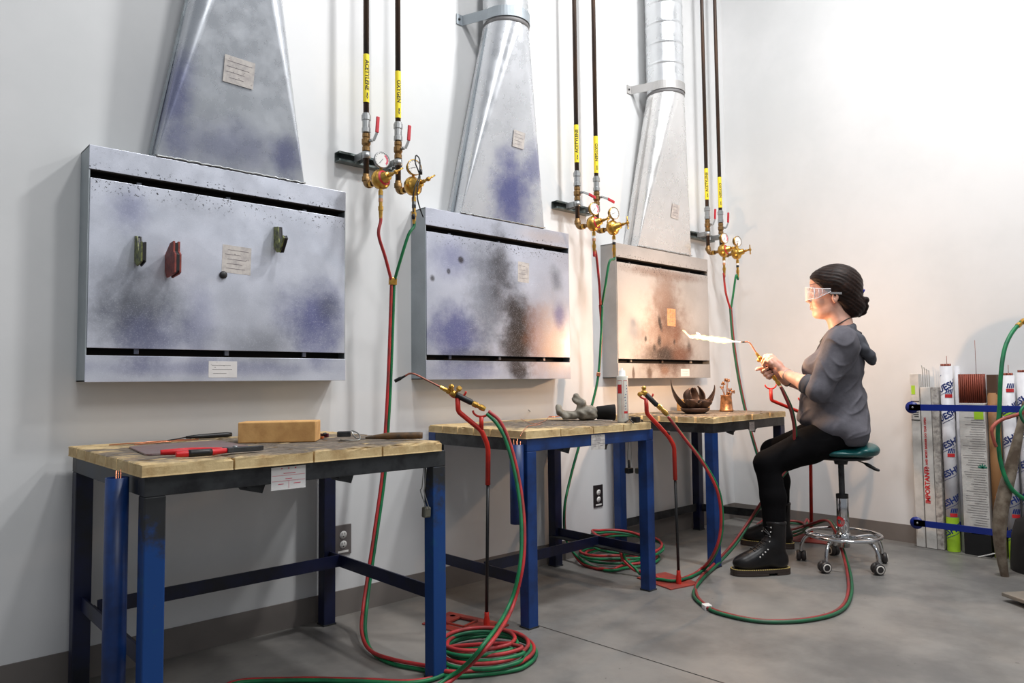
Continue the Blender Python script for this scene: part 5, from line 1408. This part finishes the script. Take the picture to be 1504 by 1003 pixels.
# ---- hair
H_ = [ell((.004,0,1.424), (.122,.096,.106), .02), ell((.075,0,1.462), (.058,.072,.040), .03, rot=(0,22,0)), ell((-.035,0,1.37), (.082,.084,.10), .03)]
H_ += [half((.128,0,1.454), (.70,0,-.71), .014)]
H_ += [ell((-.055,0,1.31), (.046,.060,.055), .03)]
H_ += [ell((-.085,0,1.312), (.046,.052,.052), .012), ell((-.074,.004,1.282), (.036,.046,.036), .012)]
for k in range(3): H_ += chain([(-.088+.042*math.cos(a), .050*math.sin(k*1.05+.4)*math.cos(a*.5), 1.305+.046*math.sin(a)) for a in [k*.7 + PI*j/5 for j in range(6)]], [.011]*6, .006)
H_ += [ell((-.128,.006,1.334), (.018,.020,.017), .008)]
def hdisp(X):
    a = np.arctan2(X[:,2]-1.36, X[:,0]-.02)
    u = .45*X[:,0] - .9*X[:,2]
    return .0007*np.sin(u*330 + np.abs(X[:,1])*120 + 2*np.sin(a*3 + X[:,1]*20)) + .0009*np.sin(u*90 + X[:,1]*70)
hair = sdf_mesh('hair', H_, .0035, M_hair, PER, hdisp)
# ---- shirt
def lowf(X, f, seed):
    rr = np.random.RandomState(seed); out = 0
    for k in range(5):
        kv = rr.randn(3); kv /= np.linalg.norm(kv); out = out + np.sin(X @ kv * f * (1 + .5*k) + rr.rand()*6.28)
    return out / 2.6
def crease(X, n, f, seed):
    n = v3(*n); n = n/np.linalg.norm(n)
    return (1 - np.abs(np.sin(X @ n * f + 1.5*lowf(X, 11, seed))))**3
def sdisp(X):
    w = -.0085*crease(X, (.55,.1,.85), 30, 1)*np.clip(lowf(X, 13, 2) + .35, 0, 1)
    w += -.0075*crease(X, (-.5,.2,.85), 26, 3)*np.clip(lowf(X, 10, 7) + .15, 0, 1)
    return w + .002*lowf(X, 26, 9)
S_ = [ell((-.004,0,1.02), (.108,.168,.165), .05), cap((-.014,-.150,1.118), (-.014,.150,1.118), .060, None, .05), ell((-.005,0,1.165), (.072,.10,.045), .05)]
S_ += [ell((.092,.075,.990), (.088,.078,.078), .035, rot=(0,18,0)), ell((.092,-.075,.990), (.088,.078,.078), .035, rot=(0,18,0))]
S_ += [ell((.042,0,.815), (.160,.172,.150), .05), ell((.005,0,.715), (.128,.198,.105), .05), ell((.10,0,.742), (.115,.15,.050), .05, rot=(0,6,0)), ell((-.045,.10,.665), (.080,.10,.075), .03), ell((-.045,-.10,.665), (.080,.10,.075), .03), ell((.03,.14,.69), (.10,.070,.055), .03, rot=(0,-8,12))]
S_ += [half((0,0,.606), (0,0,-1), .006)]
for s_, e_, w_ in ((shL, elL, wrL), (shR, elR, wrR)):
    cu_ = tuple(e_[i]*.80 + w_[i]*.20 for i in range(3))
    S_ += [cap(s_, e_, .069, .059, .065), cap(e_, cu_, .057, .047, .02)]
S_ += [ell((.048,0,1.215), (.050,.062,.062), .012, '-')]
def slice_cuff(e_, w_):
    return None
shirt = sdf_mesh('hooded_top', S_, .0042, M_shirt, PER, sdisp)
for s_, e_, w_ in ((shL, elL, wrL), (shR, elR, wrR)):
    e3, w3 = Vector(e_), Vector(w_); d = (w3 - e3).normalized(); c0 = e3.lerp(w3, .22)
    rn = random.Random(2)
    prof = [(.030,.040),(.045,.041),(.0505,.037),(.051,.031),(.0495,.026),(.052,.018),(.051,.010),(.053,.002),(.050,-.010)]
    kid(MB().lathe([(r, h) for r, h in prof], c0, axis=d, n=32), 'cuff', M_shirtd, PER)
# hood and collar lying on the back
K_ = []
ringp = [(.058*math.cos(a)*1.15 + .002, .078*math.sin(a), 1.166 + .032*(-math.cos(a))) for a in [2*PI*k/16 for k in range(17)]]
K_ += chain([(.052,.040,1.150)] + [p for p in ringp[2:15]] + [(.052,-.040,1.150)], [.010]+[.0145]*13+[.010], .008)
K_ += chain([(.066,.030,1.150),(.098,.012,1.10),(.120,.002,1.06)], [.007,.007,.006], .006) + chain([(.066,-.030,1.150),(.098,-.012,1.10),(.120,-.002,1.06)], [.007,.007,.006], .006)
for y_ in (-.075,-.04,0,.04,.075):
    dz = .022*abs(y_)/.075
    K_ += chain([(-.060,y_*.9,1.190-dz),(-.090,y_*1.15,1.150-dz),(-.112,y_*1.2,1.098-dz),(-.136,y_*1.0,1.048),(-.150,y_*.72,1.020)], [.018,.021,.021,.019,.012], .022)
K_ += [ell((-.115,0,1.15), (.030,.035,.020), .012, '-')]
kd = lambda X: .0028*np.sin(X[:,2]*75 + 2*np.sin(X[:,1]*36)) + .0018*np.sin(X[:,1]*120 + X[:,2]*60)
sdf_mesh('hood', K_, .0045, M_shirtd, PER, kd)
# ---- leggings
G_ = [ell((-.01,0,.70), (.112,.182,.098), .04)]
for hp_, kn, an in ((hipL, kneeL, ankL), (hipR, kneeR, ankR)):
    mt_ = tuple(hp_[i]*.55 + kn[i]*.45 for i in range(3)); mc_ = tuple(kn[i]*.62 + an[i]*.38 + (-.012,0,0)[i] for i in range(3))
    lo_ = tuple(kn[i]*.12 + an[i]*.88 for i in range(3))
    G_ += [cap(hp_, mt_, .096, .084, .03), cap(mt_, kn, .084, .066, .03), cap(kn, mc_, .062, .060, .02), cap(mc_, lo_, .060, .047, .02)]
ld = lambda X: -.002*crease(X, (.3,.2,.9), 34, 5)*np.clip(lowf(X, 9, 4) + .1, 0, 1)
sdf_mesh('leggings', G_, .005, M_legs, PER, ld)
# ---- boots
def march(prims, p, d, L=.12):
    """walk from p along d until the surface is met"""
    p = v3(*p); d = v3(*d); d = d/np.linalg.norm(d); X = p + d*np.linspace(0, L, 121)[:, None]
    f = field(prims, X); k = np.argmax(f < 0)
    return X[k] if (f < 0).any() else X[-1]
def boot(an, yaw, label):
    b_ = [ell((.148,0,.056), (.066,.044,.040), .02), ell((.085,0,.066), (.088,.040,.050), .03), cap((.0,0,.075), (-.006,0,.245), .044, .047, .03), ell((-.014,0,.065), (.048,.039,.050), .02), cap((.035,0,.130), (.112,0,.078), .040, .033, .03), half((0,0,.252), (0,0,1), .004), half((0,0,.026), (0,0,-1), .004)]
    bo = sdf_mesh('boot', b_, .004, M_boot, PER)
    bo.location = (an[0] + .0, an[1], 0); bo.rotation_euler = (0, 0, yaw)
    out = []
    for k in range(40):
        a = 2*PI*k/40; c_, s_ = math.cos(a), math.sin(a)
        out.append((.078 + .146*c_, (.049 - .006*max(0, -c_) + .004*max(0, c_))*math.copysign(abs(s_)**.62, s_)))
    sm = MB()
    n = len(out)
    sm.prism(out, .012, .031)
    sm.prism([(x, y) for x, y in out if x > .05] , .001, .0125); sm.prism([(x, y) for x, y in out if x < .022], .0, .0125)
    kid(sm, 'sole', M_sole, bo, bevel=.002)
    stt = MB()
    dn = [Vector((*out[k], .0312)).lerp(Vector((*out[(k+1) % n], .0312)), f) for k in range(n) for f in (0, .5)]
    c0 = Vector((.078,0,.0312))
    for k in range(len(dn)):
        p = c0 + (dn[k]-c0)*.975; q = c0 + (dn[(k+1) % len(dn)].lerp(dn[k], .42)-c0)*.975
        if (q-p).length > .0015: stt.bar(p, q, .0042, .0026)
    kid(stt, 'welt_stitching', M_stitch, bo)
    rows = [(.118,.105),(.104,.116),(.090,.127),(.077,.139),(.064,.160),(.058,.182),(.055,.204),(.053,.226)]
    lc_ = MB(); ey = MB()
    for k, (x, z) in enumerate(rows):
        nrm = (-.6, 0, -.8) if k < 4 else (-1, 0, -.1)
        st0 = (x + .05*(-nrm[0]), 0, z + .05*(-nrm[2]))
        pts = []
        for y_ in np.linspace(-.027, .027, 7):
            h_ = march(b_, (st0[0] - .012, y_, st0[2]), nrm); pts.append(tuple(h_ - v3(*nrm)*.0015))
        lc_.tube(cr(pts, 2), .0026, 6)
        for s_ in (1, -1):
            e0 = march(b_, (x - .022, s_*.09, z - .014 if k < 4 else z), (0, -s_, 0))
            ey.lathe([(.0012,-.001),(.0036,-.001),(.0036,.0016),(.0012,.0016)], tuple(e0), axis=(0, s_, .15), n=10)
    lc_.tube(cr([(.056,0,.222),(.068,.026,.214),(.050,.054,.196),(.060,.022,.220)], 5), .0022, 6)
    kid(lc_, 'laces', M_blk, bo); kid(ey, 'eyelets', M_white, bo)
    kid(MB().lathe([(.0465,0),(.0490,.004),(.0490,.012),(.046,.016)], (-.006,0,.236), n=28), 'padded_rim', M_boot, bo)
    return bo
boot((.315,.305), math.radians(29), '')
boot((.33,-.285), math.radians(-4), '')
# near boot: heel ends at the measured floor contact
# bracelets
e3, w3 = Vector(wrL), Vector((.285,.09,.99)); d = (Vector(wrL) - Vector(elL)).normalized()
c0 = Vector(wrL) - d*.004; u = d.orthogonal().normalized(); w_ = d.cross(u)
kid(MB().tube([c0 + (u*math.cos(a) + w_*math.sin(a))*.030 for a in [2*PI*k/28 for k in range(28)]], .0016, 8, closed=True), 'bracelet', M_zinc, PER)
d = (Vector(wrR) - Vector(elR)).normalized(); c0 = Vector(wrR) - d*.012; u = d.orthogonal().normalized(); w_ = d.cross(u)
mb = MB()
for k in range(22):
    a = 2*PI*k/22; mb.sphere(c0 + (u*math.cos(a) + w_*math.sin(a))*.031, .0042, 8)
kid(mb, 'beaded_bracelet', M_steel, PER)
# cord round the neck
pts = [(-.062,0,1.246),(-.044,.044,1.240),(-.004,.062,1.216),(.036,.056,1.190),(.062,.038,1.166),(.088,.020,1.132),(.088,-.020,1.132),(.062,-.038,1.166),(.036,-.056,1.190),(-.004,-.062,1.216),(-.044,-.044,1.240)]
kid(MB().tube(cr(pts, 6, True), .0028, 7, closed=True), 'neck_cord', M_blk, PER)

# goggles: clear wraparound safety glasses, worn but a thing of their own
def glass_mat():
    m, nt, b = nodes('clear_plastic')
    out = nt.nodes['Material Output']; tr = nt.nodes.new('ShaderNodeBsdfTransparent'); tr.inputs[0].default_value = (.95,.95,.96,1)
    b.inputs['Base Color'].default_value = (.9,.9,.93,1); b.inputs['Roughness'].default_value = .12
    mx = nt.nodes.new('ShaderNodeMixShader'); lw = nt.nodes.new('ShaderNodeLayerWeight'); lw.inputs[0].default_value = .35
    nt.links.new(ramp(nt, lw.outputs['Facing'], .1, .95, .16, .75), mx.inputs[0])
    nt.links.new(tr.outputs[0], mx.inputs[1]); nt.links.new(b.outputs[0], mx.inputs[2]); nt.links.new(mx.outputs[0], out.inputs[0])
    return m
M_clear = glass_mat()
t = thing('safety_goggles', 'clear wraparound safety goggles worn by the seated person', 'goggles', (POX, POY, 0), PROT)
plan = cr([(.030,.092,0),(.070,.088,0),(.108,.076,0),(.134,.056,0),(.150,.030,0),(.154,0,0),(.150,-.030,0),(.134,-.056,0),(.108,-.076,0),(.070,-.088,0),(.030,-.092,0)], 5)
NP = len(plan) - 1
def gl(u, v):
    p = plan[int(round(u*NP))]; s_ = abs(p.y)/.092
    zt_ = 1.412 - .020*s_**3; zb_ = 1.343 + .006*s_ + .012*max(0, 1 - abs(p.y)/.018) + max(0, .095 - p.x)*.42
    return (p.x, p.y, zb_ + (zt_ - zb_)*v)
o = kid(MB().grid(gl, NP, 5), 'lens', M_clear, t, solid=.0016)
M_rim = mat('white_clear_rim', srgb(232, 226, 230), .2)
for nm, v in (('top_rim', 1), ('bottom_rim', 0)):
    kid(MB().tube([gl(k/NP, v) for k in range(NP+1)], .0022, 8), nm, M_rim, t)
for s in (1, -1):
    for x_ in (.108, .082, .066):
        k = min(range(NP+1), key=lambda i_: abs(plan[i_].x - x_) + (0 if plan[i_].y*s > 0 else 9))
        kid(MB().tube([gl(k/NP, 0), gl(k/NP, 1)], .0016 if x_ < .1 else .0026, 6), 'side_rib', M_rim, t)
    kid(MB().bar((.034,.091*s,1.370), (-.02,.090*s,1.366), .003, .010), 'temple', M_clear, t)
# pen pushed through the bun
t = thing('pen', 'blue pen stuck through the hair bun', 'pen', (POX, POY, 0), PROT)
kid(MB().tube([(-.070,.030,1.285), (-.118,.012,1.372)], .0036, 10), 'barrel', M_blue, t)
kid(MB().lathe([(0,0),(.0045,0),(.0045,.016),(.003,.020),(0,.021)], (-.116,.0125,1.370), axis=(-.5,-.18,.9), n=10), 'cap', mat('pen_cap', srgb(30,40,150), .3), t)

# ---- lit torch in her hands
def W(p):
    c_, s_ = math.cos(PROT), math.sin(PROT)
    return (POX + c_*p[0] - s_*p[1], POY + s_*p[0] + c_*p[1], p[2])
torch('lit welding torch with a thin bent copper tip in the seated person\'s hands',
      [W((.492,.03,1.140)), W((.438,.03,1.139)), W((.396,.03,1.066)), W(tuple(hfT)), W(tuple(hbT)), W((.291,.03,.905))], W(tuple(hfT)), [W((.384,.045,1.052)), W((.392,.018,1.040))], hot=True)
# flame: bright core inside a ragged outer cone
def emis(name, col, st, alpha=1):
    m, nt, b = nodes(name); out = nt.nodes['Material Output']
    e = nt.nodes.new('ShaderNodeEmission'); e.inputs[0].default_value = (*col, 1); e.inputs[1].default_value = st
    if alpha < 1:
        tr = nt.nodes.new('ShaderNodeBsdfTransparent'); mx = nt.nodes.new('ShaderNodeMixShader')
        lw = nt.nodes.new('ShaderNodeLayerWeight'); lw.inputs[0].default_value = .3
        f = math_(nt, 'MULTIPLY', ramp(nt, lw.outputs['Facing'], .0, .9, alpha, .0), ramp(nt, noise(nt, 40, 4, .7, pos(nt)), .3, .6, .25, 1))
        nt.links.new(f, mx.inputs[0]); nt.links.new(tr.outputs[0], mx.inputs[1]); nt.links.new(e.outputs[0], mx.inputs[2]); nt.links.new(mx.outputs[0], out.inputs[0])
    else: nt.links.new(e.outputs[0], out.inputs[0])
    return m
t = thing('torch_flame', 'bright white-yellow flame blowing left from the torch tip', 'flame', W((.492,.03,1.14)))
a, b_ = Vector(W((.494,.03,1.141))), Vector(W((.745,.03,1.182)))
def flame(prof, name, m, wz=(), seed=0):
    """prof: (distance along the jet, radius); wz: sideways wander"""
    D_ = (b_ - a).normalized(); n = 46; pts = []; rs = []
    xs = [p[0] for p in prof]; ys = [p[1] for p in prof]
    for k in range(n+1):
        f = xs[0] + (xs[-1]-xs[0])*k/n
        p = a + D_*f + Vector((0,0, np.interp(f, [q[0] for q in wz], [q[1] for q in wz]) if wz else 0)) 
        rs.append(max(.0004, float(np.interp(f, xs, ys))*(1 + .14*math.sin(f*170+seed)*min(1, f*8)))); pts.append(p)
    return MB().tube(pts, rs, 16).build(name, m, t)
flame([(0,.0012),(.03,.0028),(.07,.0072),(.11,.0085),(.15,.0062),(.19,.0055),(.21,.0065),(.228,.003),(.232,.0005)], 'flame_core', emis('flame_core', (1,.86,.62), 34), [(0,0),(.10,-.003),(.15,-.001),(.2,0),(.24,-.004)])
flame([(0,.002),(.03,.006),(.07,.0165),(.12,.0175),(.17,.0135),(.22,.014),(.25,.006),(.262,.0006)], 'flame_envelope', emis('flame_envelope', (1,.70,.30), 2.8, .6), [(0,0),(.10,-.003),(.2,0),(.26,.0)], 2)
D_ = (b_ - a).normalized()
for k, pp in enumerate((((.20,.008),(.212,.016),(.225,.022)), ((.225,-.004),(.245,-.009),(.262,-.004),(.268,.004)), ((.25,-.006),(.268,.002),(.282,.014),(.286,.024)), ((.275,.008),(.288,.020),(.300,.026)))):
    pts = cr([a + D_*q[0] + Vector((0,0,q[1])) for q in pp], 7)
    MB().tube(pts, [.0046*math.sin(PI*(i_+.6)/(len(pts)+.2))*(1+.3*math.sin(i_*2.1)) + .0006 for i_ in range(len(pts))], 10).build('flame_lick', emis('flame_lick_%d' % k, ((1,.80,.45),(1,.74,.38),(1,.60,.28),(1,.58,.28))[k], (9,7,3.2,2.6)[k], .85), t)
l = bpy.data.lights.new('flame_light', 'POINT'); l.energy = 40; l.color = (1,.62,.36); l.shadow_soft_size = .012
lo_ = bpy.data.objects.new('flame_light', l); C.objects.link(lo_); lo_.location = a.lerp(b_, .25)

# ------------------------------------------------------------------ stool
M_teal = mat('teal_vinyl', srgb(14, 84, 84), .35, var=.15, nscale=30, bmp=.15, bscale=120)
t = thing('rolling_stool', 'teal saddle stool on a chrome five-caster base with a foot ring, under the person', 'stool', (3.745, -1.073, 0), PROT)
ss = [ell((-.005,0,.572), (.165,.185,.030), .02), ell((-.115,0,.585), (.060,.16,.030), .03), half((0,0,.546), (0,0,-1), .006)]
seat = sdf_mesh('seat', ss, .005, M_teal, t)
kid(MB().lathe([(0,.534),(.135,.534),(.150,.546),(0,.548)], (0,0,0), n=32), 'seat_pan', M_blk, t)
kid(MB().lathe([(0,.505),(.030,.505),(.034,.520),(.034,.536),(0,.536)], (0,0,0), n=20), 'seat_mount', M_blk, t)
kid(MB().lathe([(.0145,.30),(.0145,.51)], (0,0,0), n=20), 'gas_piston', M_steel, t)
kid(MB().lathe([(0,.09),(.029,.092),(.029,.335),(.024,.345),(0,.345)], (0,0,0), n=24), 'cylinder', M_chrome, t)
kid(MB().lathe([(.0294,0),(.0294,.02)], (0,0,.335), n=24), 'cylinder_ring', M_blk, t)
# round red sticker on the side that faces the room
cu = MB(); A0 = math.radians(55)
for k in range(16):
    r0, r1 = .012, .026
    q_ = []
    for (kk, rr) in ((k, r0), (k+1, r0), (k+1, r1), (k, r1)):
        a_ = 2*PI*kk/16; q_.append((.0295*math.cos(A0 + rr*math.cos(a_)/.0295), .0295*math.sin(A0 + rr*math.cos(a_)/.0295), .22 + rr*math.sin(a_)))
    cu.add(q_, [(0,1,2,3)])
kid(cu, 'round_sticker', M_redi, t)
RR = .174; ZR = .152
kid(MB().tube([(RR*math.cos(2*PI*k/48), RR*math.sin(2*PI*k/48), ZR) for k in range(48)], .0085, 12, closed=True), 'foot_ring', M_chrome, t)
for k in range(3):
    a_ = 2*PI*k/3 + .5; kid(MB().tube([(.02*math.cos(a_), .02*math.sin(a_), ZR - .004), (RR*math.cos(a_), RR*math.sin(a_), ZR)], .006, 10), 'ring_spoke', M_chrome, t)
kid(MB().lathe([(0,.110),(.036,.113),(.040,.122),(.036,.150),(.030,.165),(0,.165)], (0,0,0), n=24), 'hub', M_chrome, t)
M_wheel = mat('dark_caster_rubber', srgb(48,44,44), .45); M_wrim = mat('white_caster_ring', srgb(220,214,206), .5)
AX = ((1,.1),(-.5,.87),(-.45,.9),(1,.1),(.8,.6))
for k in range(5):
    a_ = math.radians(-5 + 72*k)
    d = Vector((math.cos(a_), math.sin(a_), 0)); R5 = .204
    kid(MB().tube(cr([d*.03 + Vector((0,0,.130)), d*.10 + Vector((0,0,.140)), d*.155 + Vector((0,0,.140)), d*.185 + Vector((0,0,.118)), d*.200 + Vector((0,0,.085)), d*R5 + Vector((0,0,.050))], 6), .0090, 10), 'leg', M_chrome, t)
    w = Vector((AX[k][0], AX[k][1], 0)).normalized(); cpos = d*R5 + Vector((0,0,.0275))
    f_ = w.cross(Vector((0,0,1))); cpos = cpos + f_*.010
    cw = kid(MB().lathe([(0,-.024),(.020,-.024),(.0265,-.020),(.0268,-.004),(.020,-.002),(.020,.002),(.0268,.004),(.0265,.020),(.020,.024),(0,.024)], cpos, axis=w, n=24), 'caster', M_wheel, t)
    for s in (-1, 1): kid(MB().lathe([(.015,.0),(.0200,.0),(.0200,.0018),(.015,.0018)], cpos + w*(s*.0242 - (.0018 if s < 0 else 0)), axis=w, n=24), 'caster_ring', M_wrim, cw)
    kid(MB().cbox(cpos + Vector((0,0,.022)), (.020,.026,.020)), 'caster_hood', M_wheel, cw, bevel=.005)
kid(MB().tube([(-.05,.02,.538), (-.10,.04,.520), (-.155,.055,.492)], .0038, 8), 'lever_rod', M_steel, t)
kid(MB().tube(cr([(-.105,.041,.518), (-.13,.048,.505), (-.155,.055,.491), (-.172,.06,.486)], 4), [.004,.006,.0085,.0095,.0095,.009,.009,.0085,.008,.0075,.007,.006,.005], 10), 'lever_grip', M_blk, t)

# ------------------------------------------------------------------ leather glove lying on the middle bench
gc_ = DV((2.611, -0.320, 0.752))
t = thing('work_glove', 'stiff grey leather work glove with black cuff, fingers curled up, on the middle bench', 'glove', gc_, 0)
t.rotation_euler = (0,0,math.radians(137))
M_leath = mat('grey_leather', srgb(150, 144, 130), .65, nscale=26, col2=srgb(96, 90, 80), bmp=.3, bscale=60)
g_ = [ell((-.025,0,.030), (.055,.045,.030), .02), ell((-.06,0,.034), (.04,.042,.033), .02)]
g_ += chain([(.02,.02,.026),(.06,.018,.022),(.092,.012,.040),(.100,.008,.070)], [.018,.017,.015,.012], .012)
g_ += chain([(.02,-.005,.026),(.062,-.008,.022),(.090,-.008,.038),(.098,-.006,.064)], [.018,.017,.015,.012], .012)
g_ += chain([(.02,-.03,.026),(.056,-.032,.022),(.082,-.030,.036),(.088,-.024,.058)], [.017,.016,.014,.011], .012)
g_ += chain([(-.03,.01,.045),(-.012,.012,.078),(.010,.010,.102),(.016,.008,.116)], [.024,.019,.015,.013], .02)
gd = lambda X: .0022*np.sin(X[:,0]*130 + 2*np.sin(X[:,2]*90)) + .0016*np.sin(X[:,2]*170 + X[:,1]*90)
gl_ = sdf_mesh('glove_hand', g_, .004, M_leath, t, gd)
kid(MB().lathe([(.030,0),(.036,.004),(.040,.05),(.043,.088),(.040,.090),(.036,.05),(0,.04)], (-.085,0,.034), axis=(-1,0,.03), n=28, sx=.78), 'cuff', mat('black_fabric', srgb(20,20,20), .9), t)

# ------------------------------------------------------------------ camera, light
cam = bpy.data.cameras.new('camera'); co = bpy.data.objects.new('camera', cam); C.objects.link(co)
cam.sensor_width = 36; cam.lens = 36 * 1072.9 / 1504; cam.clip_start = .02
Rv = Vector((0.7396681, -0.67288214, -0.01098736)); Uv = Vector((-0.02920034, -0.04840128, 0.99840105)); Fv = Vector((0.67233804, 0.73816457, 0.05544927))
M_ = Matrix((Rv, Uv, -Fv)).transposed().to_4x4(); M_.translation = Vector((0, -2.71589, .93887))
co.matrix_world = M_
bpy.context.scene.camera = co
def area(name, loc, tgt, w, h, power, col=(1,1,1)):
    l = bpy.data.lights.new(name, 'AREA'); l.shape = 'RECTANGLE'; l.size = w; l.size_y = h; l.energy = power; l.color = col
    o = bpy.data.objects.new(name, l); C.objects.link(o); o.location = loc
    o.rotation_euler = (Vector(tgt) - Vector(loc)).to_track_quat('-Z', 'Y').to_euler()
    return o
area('ceiling_or_fill_lamp', (1.6, -1.75, 4.4), (1.6, -1.3, 0), .25, .35, 30)
area('ceiling_or_fill_lamp', (3.1, -1.8, 4.4), (2.7, -1.1, 0), .25, .35, 55)
area('ceiling_or_fill_lamp', (3.3, -2.2, 3.4), (2.6, -.7, 0), .2, .3, 16)
area('ceiling_or_fill_lamp', (.6, -4.6, 4.4), (2.6, -.6, .9), 1.2, 1.2, 38)  # soft fill light added behind the camera, not a ceiling fixture
w = bpy.data.worlds.new('world'); bpy.context.scene.world = w; w.use_nodes = True
w.node_tree.nodes['Background'].inputs[0].default_value = (.86, .92, 1, 1); w.node_tree.nodes['Background'].inputs[1].default_value = .22
vs_ = bpy.context.scene.view_settings
bpy.context.scene.display_settings.display_device = 'sRGB'
vs_.view_transform = 'Standard'; vs_.look = 'None'; vs_.exposure = .42; vs_.gamma = 1; vs_.use_curve_mapping = False
